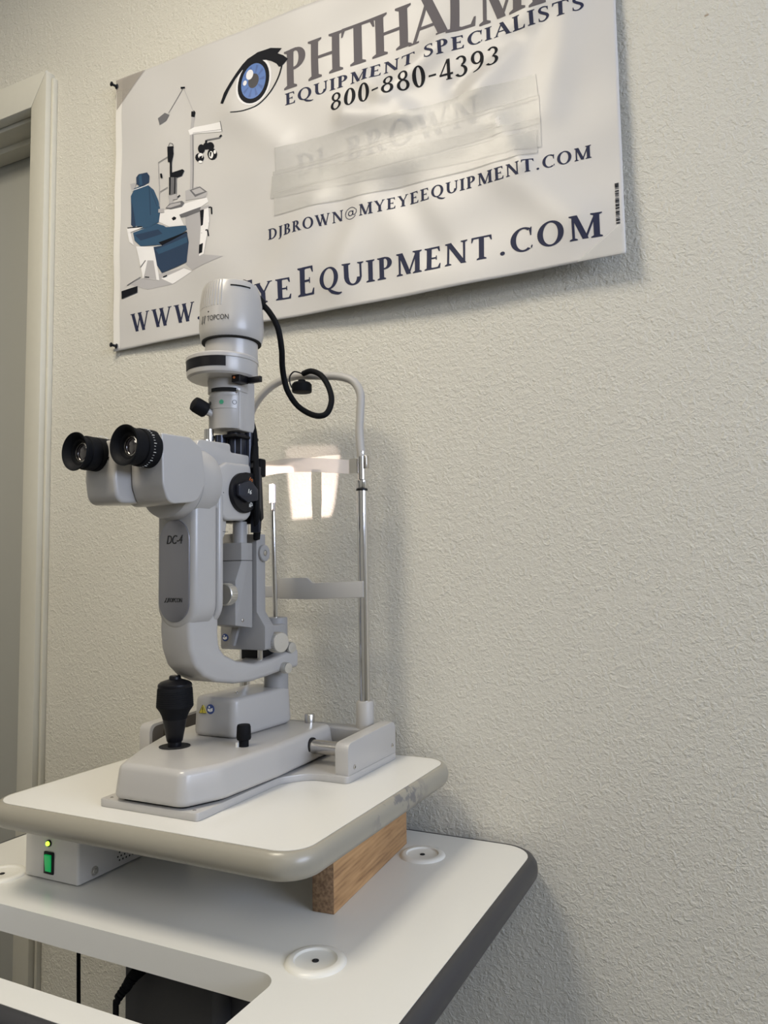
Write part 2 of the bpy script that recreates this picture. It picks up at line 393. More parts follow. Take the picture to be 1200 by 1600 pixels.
# ceiling panels
for i, (lx, ly, pw, pl) in enumerate(PANELS):
    hl_ = pl / 2 + .01
    t = thing('ceiling_light', ['square-edged ceiling light panel above the slit lamp table', 'ceiling light panel nearest the window wall', 'ceiling light panel at the back of the room on the door side'][i], 'ceiling light', (lx, ly, CEIL))
    b = MB()
    for (x0, x1, y0, y1) in [(-.31, -.29, -hl_ - .02, hl_ + .02), (.29, .31, -hl_ - .02, hl_ + .02), (-.29, .29, -hl_ - .02, -hl_), (-.29, .29, hl_, hl_ + .02)]: b.box(lx + x0, lx + x1, ly + y0, ly + y1, CEIL - .03, CEIL)
    obj('frame', b, M['trim'], t)
    b = MB(); b.box(lx - .29, lx + .29, ly - hl_, ly + hl_, CEIL - .012, CEIL - .006); obj('diffuser', b, M['lightpanel'], t)

# ------------------------------------------------------------------ lower table
HL = ZC - 0.4007           # lower table top
TT = ZC - 0.2817           # upper table top
def hh(h): return TT + h
def rimsweep(b, outline, prof):
    """outline: 2d loop (ccw), prof: [(outward, z)] closed profile"""
    n = len(outline); loops = []
    for (d, z) in prof:
        loops.append([b.bm.verts.new((p[0], p[1], z)) for p in offset_poly(outline, d)])
    m_ = len(prof)
    for i in range(m_):
        A, B = loops[i], loops[(i + 1) % m_]
        for j in range(n): b.bm.faces.new((A[j], A[(j + 1) % n], B[(j + 1) % n], B[j]))
    bmesh.ops.recalc_face_normals(b.bm, faces=b.bm.faces)
lt = thing('instrument_table', 'wide white instrument table with charcoal rim and slot, against the wall', 'table', (-.675, .81, 0))
out = rrect(-1.046, -.305, .512, 1.104, .045, 8)
slot = rrect(-.905, -.4455, .543, .661, .022, 8)
b = MB()
def holed(b, outer, inner, z0, z1):
    bm = b.bm
    for z in (z0, z1):
        lo = [bm.verts.new((*p, z)) for p in outer]; li = [bm.verts.new((*p, z)) for p in inner]
        es = [bm.edges.new((lo[i], lo[(i + 1) % len(lo)])) for i in range(len(lo))] + [bm.edges.new((li[i], li[(i + 1) % len(li)])) for i in range(len(li))]
        bmesh.ops.triangle_fill(bm, edges=es, use_beauty=True)
        if z == z0: L0, I0 = lo, li
        else: L1, I1 = lo, li
    for A, B in ((L0, L1), (I0, I1)):
        for i in range(len(A)): bm.faces.new((A[i], A[(i + 1) % len(A)], B[(i + 1) % len(A)], B[i]))
    bmesh.ops.recalc_face_normals(bm, faces=bm.faces)
holed(b, out, slot, HL - .032, HL); obj('tabletop', b, M['laminate2'], lt)
b = MB(); rimsweep(b, out, [(0.0004, HL - .0335), (0.0004, HL - .0002), (.003, HL + .0003), (.008, HL - .002), (.0125, HL - .009), (.0135, HL - .016), (.0125, HL - .024), (.008, HL - .031)])
obj('edge_band', b, M['dark_rim'], lt, 50)
b = MB(); b.box(-.742, -.603, .752, .79, .05, HL - .032, .004, 2).box(-.705, -.575, .7905, .93, .05, HL - .032, .004, 2); obj('column', b, M['column'], lt)
b = MB(); b.box(-.98, -.37, .80, .86, .02, .055, .008).box(-.98, -.92, .56, 1.08, .02, .055, .01).box(-.43, -.37, .56, 1.08, .02, .055, .01).box(-.72, -.60, .72, .94, .02, .07, .005); obj('base', b, M['column'], lt)
for (x, y) in [(-.95, .6), (-.95, 1.04), (-.40, .6), (-.40, 1.04)]:
    b = MB(); b.cyl((x, y, 0), (x, y, .0205), .02); obj('foot', b, M['black'], lt)
labs = ['round white cover disc with a centre screw, nearest the camera by the slot', 'round white cover disc behind the wood block, beside the wall', 'round white cover disc left of the power box, cut by the frame']
for (x, y), lb in zip([(-.4285, .7005), (-.4435, 1.016), (-.937, .724)], labs):
    t = thing('cover_disc', lb, 'cover disc', (x, y, HL), 'white cover discs on the lower table')
    b = MB(); b.lathe([(.001, .0010), (.0200, .0010), (.0215, .0014), (.0230, .0034), (.0265, .0036), (.0295, .0030), (.0318, .0012), (.0325, 0)], (x, y, HL), seg=56, cap=False)
    b.lathe([(.0325, 0), (.001, 0)], (x, y, HL + .0001), seg=56, cap=False); obj('disc', b, M['cap'], t)
    b = MB(); b.lathe([(.0036, .0011), (.0036, .0016), (.0024, .0022), (.0005, .0023)], (x, y, HL), cap=False); obj('screw', b, M['hole'], t)

# ------------------------------------------------------------------ wood block and power box
b = MB(); b.prism([(-.4643, .8015), (-.4827, 1.0498), (-.5110, 1.0478), (-.4930, .7995)], HL, TT - .0301, 'z', .0012, 2)
tag(obj('wood_block', b, M['wood']), 'raw pine block on edge propping up the right side of the small upper table', 'wood block')
pb = thing('power_box', 'pale grey power supply box with lit green switch under the upper table', 'power box', (-.856, .83, HL))
b = MB(); b.prism(rrect(-.906, -.806, .734, .955, .004, 4), HL + .002, TT - .0301, 'z', .0015, 2); obj('housing', b, M['box'], pb)
P = ony(77, 1348, .7335)
b = MB(); b.box(P.x - .0088, P.x + .0088, .7315, .7342, P.z - .0142, P.z + .0142, .001, 2); sw = obj('switch_frame', b, M['black'], pb)
b = MB(); b.prism([(.7312, P.z - .011), (.7290, P.z + .011), (.7335, P.z + .011), (.7335, P.z - .011)], P.x - .0055, P.x + .0060, 'x', .0006, 2); obj('rocker', b, M['switch'], sw)
P = ony(76.5, 1317.5, .7335)
b = MB(); b.lathe([(.0045, 0), (.0045, .0015), (.0033, .002)], (P.x, .7341, P.z), (0, -1, 0)); ld = obj('lamp_bezel', b, M['black'], pb)
b = MB(); b.lathe([(.003, 0), (.0028, .0022), (.0015, .0034), (.0003, .0037)], (P.x, .7325, P.z), (0, -1, 0)); obj('indicator_lamp', b, M['led'], ld)
P = onx(148, 1361, -.806)
b = MB(); b.lathe([(.0062, 0), (.0062, .0006), (.0035, .001), (.003, .0016), (.0012, .0018), (.001, .0008)], (-.8061, P.y, P.z), (1, 0, 0)); obj('screw', b, M['alu'], pb)
b = MB(); vv = onx(184, 1345, -.806); vy, vz = vv.y, vv.z + .026
for i in range(12):
    for j in range(6):
        y = vy + i * .0062 + (j % 2) * .0031; z = vz - j * .0052
        b.lathe([(.0014, 0), (.0001, .0001)], (-.8058, y, z), (1, 0, 0), seg=8)
obj('vent_holes', b, M['hole'], pb)

# ------------------------------------------------------------------ upper table
ut = thing('slit_lamp_table', 'small white instrument table top with worn greige rim carrying the slit lamp', 'table', (-.656, .873, TT - .03))
out2 = rrect(-.886, -.427, .666, 1.080, .034, 10)
b = MB(); b.prism(out2, TT - .028, TT, 'z'); obj('tabletop', b, M['laminate'], ut)
b = MB(); rimsweep(b, out2, [(0.0003, TT - .0295), (0.0003, TT - .0003), (.002, TT + .0002), (.005, TT - .0015), (.0085, TT - .006), (.0105, TT - .0135), (.0095, TT - .022), (.005, TT - .0285), (.002, TT - .030)])
obj('edge_band', b, M['rim'], ut, 60)

# ------------------------------------------------------------------ slit lamp
SL = thing('slit_lamp', 'grey ophthalmic slit lamp with chin rest frame and black eyepieces', 'slit lamp', (-.662, .88, TT))
AXX, AXY = -.672, .990
TH = R(-5)
MX = Matrix.Translation((AXX, AXY, TT)) @ Matrix.Rotation(TH, 4, 'Z')       # microscope frame: u right, v to the wall, h above the table
PLc = M['plastic']; P2 = M['plastic2']

def screw(parent, p, d, r=.0022, mt='steel'):
    b = MB(); b.lathe([(r, 0), (r, r * .35), (r * .5, r * .6), (r * .45, r * .2)], p, d, seg=14); return obj('screw', b, M[mt], parent)
# base plate (T shape) with the two rail covers
C0 = -.6625
half = [(-.5865, .704, .006), (-.5865, .870, .03), (-.560, .906, .03), (-.502, .906, .008), (-.502, 1.060, .006)]
full = half + [(-.874, 1.060, .006), (-.874, .906, .008), (-.775, .906, .03), (-.742, .87, .03), (-.739, .704, .006)]
b = MB(); b.prism(rpoly(full, .006), TT, TT + .0095, 'z', .0012, 2); bpz = obj('base_plate', b, PLc, SL)
for (x, y) in [(-.598, .713), (-.727, .713)]: screw(bpz, (x, y, TT + .0090), (0, 0, 1), .0022)
for sgn in (1, -1):
    f = lambda x: x if sgn > 0 else -1.3765 - x
    b = MB(); x0, x1 = sorted((f(-.5240), f(-.5035)))
    b.prism([(p[0], p[1] + TT) for p in rpoly([(.911, .009, .001), (.911, .0515, .012), (1.060, .0565, .014), (1.060, .009, .001)], .01)], x0, x1, 'x', .0035, 3)
    c = obj('rail_cover', b, PLc, SL)
    if sgn < 0:
        b = MB(); b.prism([(p[0], p[1] + TT) for p in rpoly([(.917, .010, .001), (.917, .0475, .012), (1.054, .0525, .012), (1.054, .010, .001)], .01)], x1 - .001, x1 + .0004, 'x', .0002, 1); obj('cover_hollow_shade', b, M['hollow_shade'], c)  # dark panel painted as the shaded inside of the open cover
    if sgn > 0:
        for (y, z) in [(.928, .018), (1.047, .022)]: screw(c, (-.5036, y, TT + z), (1, 0, 0), .003)
b = MB(); b.box(-.8525, -.5238, 1.030, 1.058, TT + .018, TT + .046, .004); obj('rear_crossbar', b, P2, SL)
b = MB(); b.cyl((-.8525, .950, hh(.034)), (-.5235, .950, hh(.034)), .0098); obj('slide_shaft', b, M['steel'], SL)

# chin rest frame
cr_l = -.772
def post(x):
    b = MB(); b.lathe([(.0135, .040), (.0135, .083), (.012, .0855), (.0085, .0855)], (x, 1.045, TT)); obj('post_socket', b, M['post_grey'], SL)
    b = MB(); b.cyl((x, 1.045, hh(.084)), (x, 1.045, hh(.415)), .0082); p = obj('post', b, M['chrome'], SL)
    b = MB(); b.cyl((x, 1.045, hh(.408)), (x, 1.045, hh(.412)), .0092, ch=.001); obj('stop_ring', b, M['black'], p)
    b = MB(); b.lathe([(.0082, .412), (.0086, .413), (.0086, .424), (.0062, .426), (.0062, .470)], (x, 1.045, TT)); obj('post_sleeve', b, M['chrome'], p)
post(-.5475); post(cr_l)
fx = -.5475
b = MB(); b.box(fx + .006, fx + .0115, 1.04, 1.05, hh(.443), hh(.463), .001); obj('band_clip', b, M['steel'], SL)
b = MB()
arch = [(fx, .462), (fx - .003, .50), (fx - .001, .535), (fx - .0005, .562), (fx - .012, .583), (fx - .035, .594), (fx - .070, .600), (-.668, .606), (-.705, .600), (-.735, .583), (-.757, .557), (-.768, .52), (cr_l, .462)]
b.tube([(x, 1.045, TT + h) for (x, h) in arch], .0066, 14); obj('head_frame', b, M['post_grey'], SL)
def ribbon(b, pts, zlo, zhi, th=.003):
    pts = [Vector((p[0], p[1])) for p in pts]; n = len(pts); A = []
    for i, p in enumerate(pts):
        tg = (pts[min(i + 1, n - 1)] - pts[max(i - 1, 0)]).normalized(); nn = Vector((-tg.y, tg.x)) * th / 2
        z0 = zlo(i / (n - 1)) if callable(zlo) else zlo; z1 = zhi(i / (n - 1)) if callable(zhi) else zhi
        A.append([b.bm.verts.new((*(p + nn), z0)), b.bm.verts.new((*(p + nn), z1)), b.bm.verts.new((*(p - nn), z1)), b.bm.verts.new((*(p - nn), z0))])
    for P_, Q_ in zip(A, A[1:]):
        for i in range(4): b.bm.faces.new((P_[i], P_[(i + 1) % 4], Q_[(i + 1) % 4], Q_[i]))
    b.bm.faces.new(A[0]); b.bm.faces.new(A[-1]); bmesh.ops.recalc_face_normals(b.bm, faces=b.bm.faces)
b = MB(); N = 24; pts = []
for i in range(N + 1):
    t = i / N; x = -.566 + (cr_l + .008 + .566) * t; pts.append((x, 1.040 - .030 * math.sin(PI * min(1, t * 1.0)) ** 0.9 if 0 < t < 1 else 1.040))
ribbon(b, pts, lambda t: hh(.4355 + .006 * math.sin(PI * t)), lambda t: hh(.4575 + .006 * math.sin(PI * t)), .003); obj('forehead_band', b, M['ivory'], SL)
b = MB(); ribbon(b, [(-.5535, 1.0415), (-.566, 1.0395)], hh(.436), hh(.459), .0036); obj('band_tab', b, M['chrome'], SL)
# chin rest
b = MB(); b.prism([(x, TT + z) for (x, z) in rpoly([(-.5405, .243, .001), (-.5405, .268, .001), (-.630, .2655, .008), (-.640, .274, .008), (-.700, .274, .012), (-.700, .241, .008), (-.640, .240, .004)], .004)], 1.030, 1.0345, 'y', .001, 2)
b.box(-.700, -.640, 1.0345, 1.068, hh(.246), hh(.252), .002); obj('chin_rest', b, M['post_grey'], SL)
b = MB(); b.box(-.775, -.70, 1.030, 1.0345, hh(.243), hh(.262), .001); obj('chin_rest_bar', b, M['post_grey'], SL)
# fixation knob under the arch
b = MB(); b.lathe([(.010, .0), (.0155, .001), (.0162, .004), (.0162, .013), (.0135, .0165), (.006, .017), (.006, .021)], (-.6470, 1.030, hh(.5725))); obj('fixation_knob', b, M['rubber'], SL)

# stage (moves on the base)
st = [(-.713, .700, .018), (-.606, .700, .022), (-.583, .752, .05), (-.5775, .86, .06), (-.583, 1.022, .02), (-.775, 1.022, .02), (-.792, .93, .05), (-.780, .850, .05), (-.752, .778, .05)]
b = MB(); b.prism(rpoly(st, .02, 8), TT + .0125, TT + .054, 'z', .0075, 4, inset=.006); stg = obj('stage', b, PLc, SL)
b = MB(); b.prism([(x, y) for x, y in offset_poly(rpoly(st, .02, 4), -.011)], TT + .0097, TT + .0130, 'z'); obj('stage_gap_shade', b, M['hole'], SL)  # near-black slab painting the shade of the gap below the stage
b = MB(); b.lathe([(.0195, 0), (.0205, .0006), (.0205, .0001)], (-.7075, .803, hh(.0541)), seg=40); obj('joystick_opening', b, M['hole'], stg)
b = MB(); b.lathe([(.0195, 0), (.0205, .0006), (.0205, .0001)], (-.59, .950, hh(.034)), (1, 0, 0), seg=4)
bm_ = MB(); bm_.cyl((-.589, .950, hh(.034)), (-.5825, .950, hh(.034)), .0122); obj('shaft_seal', bm_, M['black'], stg); b.bm.free()
# joystick
rows = [(1053, .0005), (1053, .0068), (1055, .0078), (1058, .0080), (1059, .0110), (1062, .0190), (1065, .0222), (1068, .0227), (1070, .0220), (1072, .0230), (1086, .0237), (1098, .0243), (1105, .0198), (1111, .0172), (1116, .0160), (1118, .0155), (1148, .0105), (1149.5, .0092), (1170, .0082)]
def jh(row): return .1445 - (row - 1056) * .00090
jd = Vector((0.0, 0.0, 1.0)).normalized()
b = MB(); b.lathe([(r, jh(row)) for row, r in rows[:9]], (-.7075, .803, TT), jd, 44, cap=False); js = obj('joystick_cap', b, M['black'], SL)
b = MB(); pr = [(r, jh(row)) for row, r in rows[8:15]]
b.lathe(pr, (-.7075, .803, TT), jd, 44, cap=False)
for kz in range(8):
    z = jh(1074) - kz * .0027
    b.lathe([(.0229 + kz * .00015, z), (.0235 + kz * .00015, z - .0007), (.0229 + kz * .00015, z - .0015)], (-.7075, .803, TT), jd, 44, cap=False)
obj('joystick_grip', b, M['rubber'], SL)
b = MB(); b.lathe([(r, jh(row)) for row, r in rows[14:]], (-.7075, .803, TT), jd, 36); obj('joystick_stem', b, M['black'], SL)
# lock knobs on the stage
b = MB(); b.lathe([(.0066, .053), (.0066, .062), (.0090, .063), (.0098, .066), (.0092, .080), (.0082, .0825), (.001, .083)], (-.6207, .838, TT), seg=12); kn = obj('lock_knob', b, M['rubber'], SL)
b = MB(); b.box(-.6275, -.6245, .8295, .8325, hh(.054), hh(.060)); obj('knob_marker', b, M['wmark'], kn)
b = MB(); b.lathe([(.0078, .052), (.0078, .066), (.0068, .0675), (.001, .068)], (-.6235, 1.008, TT), seg=16); obj('slide_stop_knob', b, M['steel'], SL)

# pivot housing
ph = [(-.736, .866, .02), (-.6545, .866, .016), (-.648, 1.008, .03), (-.70, 1.018, .02), (-.73, 1.008, .03)]
b = MB(); b.prism(rpoly(ph, .02, 6), TT + .0542, TT + .109, 'z', .007, 4, inset=.003); pv = obj('pivot_housing', b, PLc, SL)
screw(pv, (-.690, .915, hh(.1088)), (0, 0, 1), .003)
# stickers on its front: warning triangle and a blue round one
yf = .8652
P = ony(316, 1109, yf)
b = MB(); b.prism([(P.x - .0058, P.z - .0045), (P.x + .0058, P.z - .0045), (P.x, P.z + .0062)], yf + .0005, yf + .0030, 'y'); s1 = obj('warning_sticker', b, M['yellow'], pv)
b = MB(); b.box(P.x - .0005, P.x + .0005, yf + .0001, yf + .0006, P.z - .0012, P.z + .0034).box(P.x - .0005, P.x + .0005, yf + .0001, yf + .0006, P.z - .0034, P.z - .0022)
e_ = [(-.0061, -.0048), (.0061, -.0048), (0, .0067)]
for i in range(3):
    p, q = Vector(e_[i]), Vector(e_[(i + 1) % 3]); b.cyl((P.x + p.x, yf + .0005, P.z + p.y), (P.x + q.x, yf + .0005, P.z + q.y), .0003, seg=6)
obj('exclamation_mark', b, M['print_dark'], pv)
def round_sticker(parent, P, d, r=.0068):
    d = Vector(d).normalized(); b = MB(); b.lathe([(r, 0), (r, .0006), (.0003, .0006)], P, d, 28); obj('instruction_sticker', b, M['blue'], parent)
    u = Vector((0, 0, 1)); v = d.cross(u); b = MB(); o = Vector(P) + d * .0008
    def pg(pts): b.poly3([o + v * (x * r) + u * (y * r) for x, y in pts])
    pg([(-.65, -.35), (.0, -.6), (.0, .1), (-.65, .3)]); pg([(.06, -.6), (.68, -.35), (.68, .1), (.06, 0)])
    pg([(.25 + .22 * math.cos(t * PI / 6), .42 + .22 * math.sin(t * PI / 6)) for t in range(12)])
    obj('instruction_symbol', b, M['wmark'], parent)
P = ony(329, 1108, yf + .0024); round_sticker(pv, (P.x, P.y, P.z), (0, -1, 0))
# bearing column and its knobs
b = MB(); b.cyl((AXX, AXY, hh(.100)), (AXX, AXY, hh(.134)), .0185, ch=.001).cyl((AXX, AXY, hh(.160)), (AXX, AXY, hh(.214)), .0178, ch=.0012); bc = obj('bearing_column', b, P2, SL)
def knob(parent, P, d, r, L, mt='alu', name='knob', ribs=True):
    P = Vector(P); d = Vector(d).normalized()
    b = MB(); b.lathe([(r * .97, -L), (r, -L + .001), (r, -.001), (r * .95, 0), (.0003, .0002)], P, d, 32, cap=False)
    if ribs:
        ref = Vector((0, 0, 1)); u = (ref - d * ref.dot(d)).normalized(); v = d.cross(u)
        for i in range(28):
            a = 2 * PI * i / 28; c = P + u * (r * math.cos(a)) + v * (r * math.sin(a)); b.cyl(c - d * (L - .0015), c - d * .0022, .0006, seg=5)
    return obj(name, b, M[mt], parent)
q = onx(440, 1004, -.632); knob(SL, q, (1, -.25, 0), .0148, .018, name='centering_knob')
q = onx(457, 1012, -.640); knob(SL, q, (1, -.25, 0), .0080, .014, name='arm_lock_knob')
q = onx(451, 1044, -.634); knob(SL, q, (1, -.25, 0), .0078, .012, name='arm_lock_knob')
# microscope arm (J shape, in microscope frame)
inn = [(-.1385, .418), (-.1385, .352), (-.140, .338), (-.147, .327), (-.1545, .313), (-.1555, .200), (-.153, .183), (-.143, .172), (-.118, .161), (-.082, .1535), (-.045, .156), (.000, .1640), (.021, .166)]
ou = [(.021, .137), (-.015, .136), (-.052, .1315), (-.088, .1285), (-.122, .1300), (-.160, .1370), (-.182, .1470), (-.199, .1620), (-.2085, .185), (-.211, .21), (-.204, .418)]
b = MB(MX); b.prism(smooth2(inn + ou, 1), -.0265, .0285, 'x', .006, 3); ma = obj('microscope_arm', b, PLc, SL)
b = MB(MX); b.box(.0283, .0288, -.157, -.1387, .3398, .3404); obj('seam', b, M['hole'], ma)
q = MX @ Vector((.0287, -.030, .150))
for dy in (0, -.004): pass
# shell of the microscope body with its name plate
sh_c, sh_r = .0035, .0355
caps = lambda c, r, z0, z1, n=18: [(c + r, z1)] + [(c + r * math.cos(-PI * i / n), z0 + r * math.sin(-PI * i / n)) for i in range(n + 1)] + [(c - r, z1)]
b = MB(MX); b.prism(caps(sh_c, sh_r, .2445, .392), -.2125, -.168, 'y', .0085, 4); mb_ = obj('microscope_body', b, PLc, SL)
b = MB(MX); b.prism(caps(sh_c, sh_r - .001, .2445, .392), -.1672, -.1555, 'y', .005, 3); obj('body_rear_shell', b, PLc, SL)
pr_ = .0275
plate = [(sh_c + pr_ * math.cos(2 * PI * i / 40), (.327 if i < 20 else .2475) + pr_ * math.sin(2 * PI * i / 40)) for i in range(40)]
b = MB(MX); b.prism(plate, -.2143, -.2120, 'y', .0007, 2); npl = obj('name_plate', b, M['plate'], mb_)
def text_mesh(name, s, size, mtx, mt, parent, shear=0.0, ext=0.0003, width=None):
    cu = bpy.data.curves.new('t', 'FONT'); cu.body = s; cu.size = size; cu.shear = shear; cu.extrude = ext; cu.align_x = 'CENTER'; cu.align_y = 'CENTER'; cu.resolution_u = 4
    o = bpy.data.objects.new('t', cu); col.objects.link(o); bpy.context.view_layer.update()
    dg = bpy.context.evaluated_depsgraph_get(); me = bpy.data.meshes.new_from_object(o.evaluated_get(dg))
    bpy.data.objects.remove(o)
    if width:
        xs = [v.co.x for v in me.vertices]; f = width / (max(xs) - min(xs))
        for v in me.vertices: v.co.x *= f
    b = MB(); b.bm.from_mesh(me); bpy.data.meshes.remove(me)
    bmesh.ops.transform(b.bm, matrix=mtx, verts=b.bm.verts)
    return obj(name, b, mt, parent)
def face_y(u, v, h, mx=MX):        # text facing -v
    return mx @ Matrix.Translation((u, v, h)) @ Matrix.Rotation(R(90), 4, 'X')
text_mesh('lettering', 'DC-4', .0165, face_y(.004, -.2146, .3275), M['print_dark'], mb_, .25, width=.029)
text_mesh('lettering', 'TOPCON', .0080, face_y(.0065, -.2146, .2485), M['print_dark'], mb_, 0, width=.0255)
b = MB(MX)
for dx in (0, .0042):
    b.prism([(-.0135 + dx, .2455), (-.0118 + dx, .2455), (-.0100 + dx, .2515), (-.0085 + dx, .2515), (-.0093 + dx, .2500), (-.0100 + dx, .2500), (-.0112 + dx, .2465)], -.2149, -.2143, 'y')
obj('logo_mark', b, M['print_dark'], mb_)
# neck between body and binocular head
b = MB(MX); b.lathe([(.044, 0), (.0485, .002), (.0505, .008), (.0505, .020), (.0498, .0205), (.0498, .0215), (.0505, .022), (.0505, .046), (.046, .060), (.036, .066)], (.0035, -.232, .4045), (0, 1, 0), 56); obj('neck', b, PLc, SL)
b = MB(MX); b.prism(rpoly([(-.20, .42, .0), (-.20, .462, .01), (-.135, .464, .006), (-.135, .452, .004), (-.096, .452, .004), (-.096, .426, .004), (-.14, .42, .0)], .004), -.022, .0305, 'x', .002, 2)
# magnification housing
gh0, gh1 = -.163, -.098
b2 = MB(MX); b2.prism(rpoly([(-.170, .372, .0), (-.170, .425, .0), (-.150, .436, .01), (gh1 - .003, .438, .008), (gh1, .43, .008), (gh1, .366, .012), (gh1 - .010, .357, .014), (-.150, .355, .012)], .008), .0195, .0365, 'x', .004, 3)
obj('upper_bracket', b, PLc, SL); mh = obj('magnification_housing', b2, PLc, SL)
DV = -.1175; DH = .3955
b = MB(MX); b.lathe([(.0285, 0), (.0285, .004), (.0265, .006), (.0100, .0062), (.0003, .0062)], (.0362, DV, DH), (1, 0, 0), 48); dl = obj('magnification_dial', b, M['black'], mh)
b = MB(MX); b.prism(rpoly([(DV - .020, DH - .006, .003), (DV - .020, DH + .010, .004), (DV + .004, DH + .018, .003), (DV + .02, DH + .006, .003), (DV + .02, DH - .01, .003), (DV - .002, DH - .014, .003)], .003), .0424, .0485, 'x', .0012, 2); obj('dial_grip', b, M['anod'], mh)
def face_x(u, v, h, a=0): return MX @ Matrix.Translation((u, v, h)) @ Matrix.Rotation(R(90), 4, 'Z') @ Matrix.Rotation(R(90), 4, 'X') @ Matrix.Rotation(a, 4, 'Z')
text_mesh('lettering', '16', .0085, face_x(.0488, DV + .001, DH + .001, R(-15)), M['wmark'], mh)
text_mesh('lettering', '40', .0085, face_x(.0428, DV + .010, DH - .017, R(35)), M['wmark'], mh)
text_mesh('lettering', '10', .0080, face_x(.0428, DV + .010, DH + .019, R(-30)), M['orange'], mh)
b = MB(MX); b.lathe([(.0008, 0), (.0001, .0002)], (.0366, -.156, .393), (1, 0, 0), 10); obj('index_dot', b, M['hole'], mh)
b = MB(MX); b.cyl((.0, -.153, .462), (.0, -.153, .470), .0065).cyl((-.008, -.168, .458), (-.008, -.168, .467), .003); obj('bracket_pins', b, M['steel'], SL)
# binocular head, one housing per eyepiece
profR = rpoly([(-.2850, .4545, .003), (-.238, .4560, .016), (-.2165, .444, .012), (-.2090, .400, .024), (-.224, .3740, .022), (-.273, .3680, .018), (-.2825, .392, .03)], .01, 8)
b = MB(MX); b.prism(profR, .0005, .0560, 'x', .009, 4)
obj('binocular_housing', b, PLc, SL)
profL = rpoly([(-.3060, .4500, .006), (-.240, .4540, .016), (-.2165, .444, .012), (-.2090, .400, .014), (-.222, .376, .014), (-.303, .3700, .028), (-.308, .402, .03)], .01, 6)
b = MB(MX); b.prism(profL, -.0570, -.0005, 'x', .013, 5)
obj('binocular_housing', b, PLc, SL)
b = MB(MX); b.prism([(p[0] + .006, p[1] * .97 + .011) for p in profR], -.02, .02, 'x', .004, 2); obj('binocular_bridge', b, PLc, SL)
# eyepieces
def eyepiece(u, h, v0, v1, long):
    o = (u, v0, h); L = v1 - v0
    b = MB(MX)
    if not long:
        pf = [(.0245, 0), (.0248, .0015), (.0232, .006), (.0222, .012), (.0222, .018), (.0213, .0185), (.0213, .0200), (.0232, .0205), (.0236, .030), (.0236, L), (.021, L + .002)]
    else:
        pf = [(.0235, 0), (.0238, .0015), (.0205, .006), (.0190, .011), (.0190, .0125), (.0205, .013), (.0212, .0155), (.0212, .0245), (.0200, .025), (.0200, .027), (.0212, .0275), (.0216, .044), (.0205, L + .012)]
    b.lathe(pf + [(.001, L + .010)], o, (0, 1, 0), 48, cap=False)
    b.lathe([(pf[0][0], 0), (.0222, .0005), (.0185, .004), (.0165, .008), (.0135, .0085), (.0125, .0125)], o, (0, 1, 0), 48, cap=False)
    e = obj('eyepiece', b, M['rubber'], SL)
    b = MB(MX); b.lathe([(.0138, .0118), (.0122, .0105), (.011, .0102), (.0108, .0118)], o, (0, 1, 0), 40, cap=False); obj('lens_ring', b, M['steel'], e)
    b = MB(MX); b.lathe([(.0003, .0100), (.004, .0103), (.008, .0112), (.0112, .0128)], o, (0, 1, 0), 40, cap=False); obj('lens', b, M['glass'], e)
    # scale marks round the barrel
    b = MB(MX)
    for i in range(26):
        a = R(-100 + i * 9); r = .02365; t = .0260 if not long else .036
        p = Vector((u + r * math.cos(a), v0 + t, h + r * math.sin(a))); ln = .0022 if i % 3 else .0036
        b.cyl(p, p + Vector((0, ln, 0)), .00025 if i % 3 else .0004, seg=5)
    obj('scale_marks', b, M['wmark'], e)
    return e
e1 = eyepiece(.034, .4365, -.3235, -.2836, False)
e2 = eyepiece(-.034, .4330, -.3405, -.2895, True)
b = MB(MX); b.lathe([(.0028, 0), (.0028, .003), (.001, .0035)], (-.034 + .0195, -.305, .4330 - .006), (1, 0, -.3), 12); obj('set_screw', b, M['steel'], e2)
# illumination arm
b = MB()
b.prism(rpoly([(-.6775, .340, .001), (-.6565, .340, .001), (-.6565, .222, .004), (-.640, .205, .004), (-.640, .171, .004), (-.722, .171, .004), (-.722, .222, .003), (-.6775, .222, .003)], .003) and
        [(x, TT + z) for x, z in rpoly([(-.6775, .340, .001), (-.6565, .340, .001), (-.6565, .226, .004), (-.642, .205, .004), (-.642, .171, .004), (-.722, .171, .004), (-.722, .222, .003), (-.6775, .222, .003)], .003)], .918, .940, 'y', .002, 2)
b.box(-.690, -.650, .930, .985, hh(.172), hh(.205), .004)
ia = obj('illumination_arm', b, P2, SL)
b = MB(); b.lathe([(.0125, 0), (.0125, .004), (.0115, .005), (.0045, .005), (.004, .003), (.0003, .003)], (-.6568, .9335, hh(.312)), (1, 0, 0), 32); pd = obj('tilt_pivot', b, P2, SL)
b = MB(); b.lathe([(.0036, 0), (.0036, .0022), (.0012, .0026)], (-.654, .9335, hh(.312)), (1, 0, 0), 16); obj('pivot_screw', b, M['steel'], SL)
P = ony(352, 996, .9176); round_sticker(ia, P, (0, -1, 0), .0055)
b = MB(); b.cyl((-.662, .934, hh(.155)), (-.662, .934, hh(.174)), .004); obj('detent_pin', b, M['chrome'], SL)
b = MB(); b.box(-.705, -.665, .945, .975, hh(.150), hh(.172), .002); obj('lower_bearing', b, M['black'], SL)
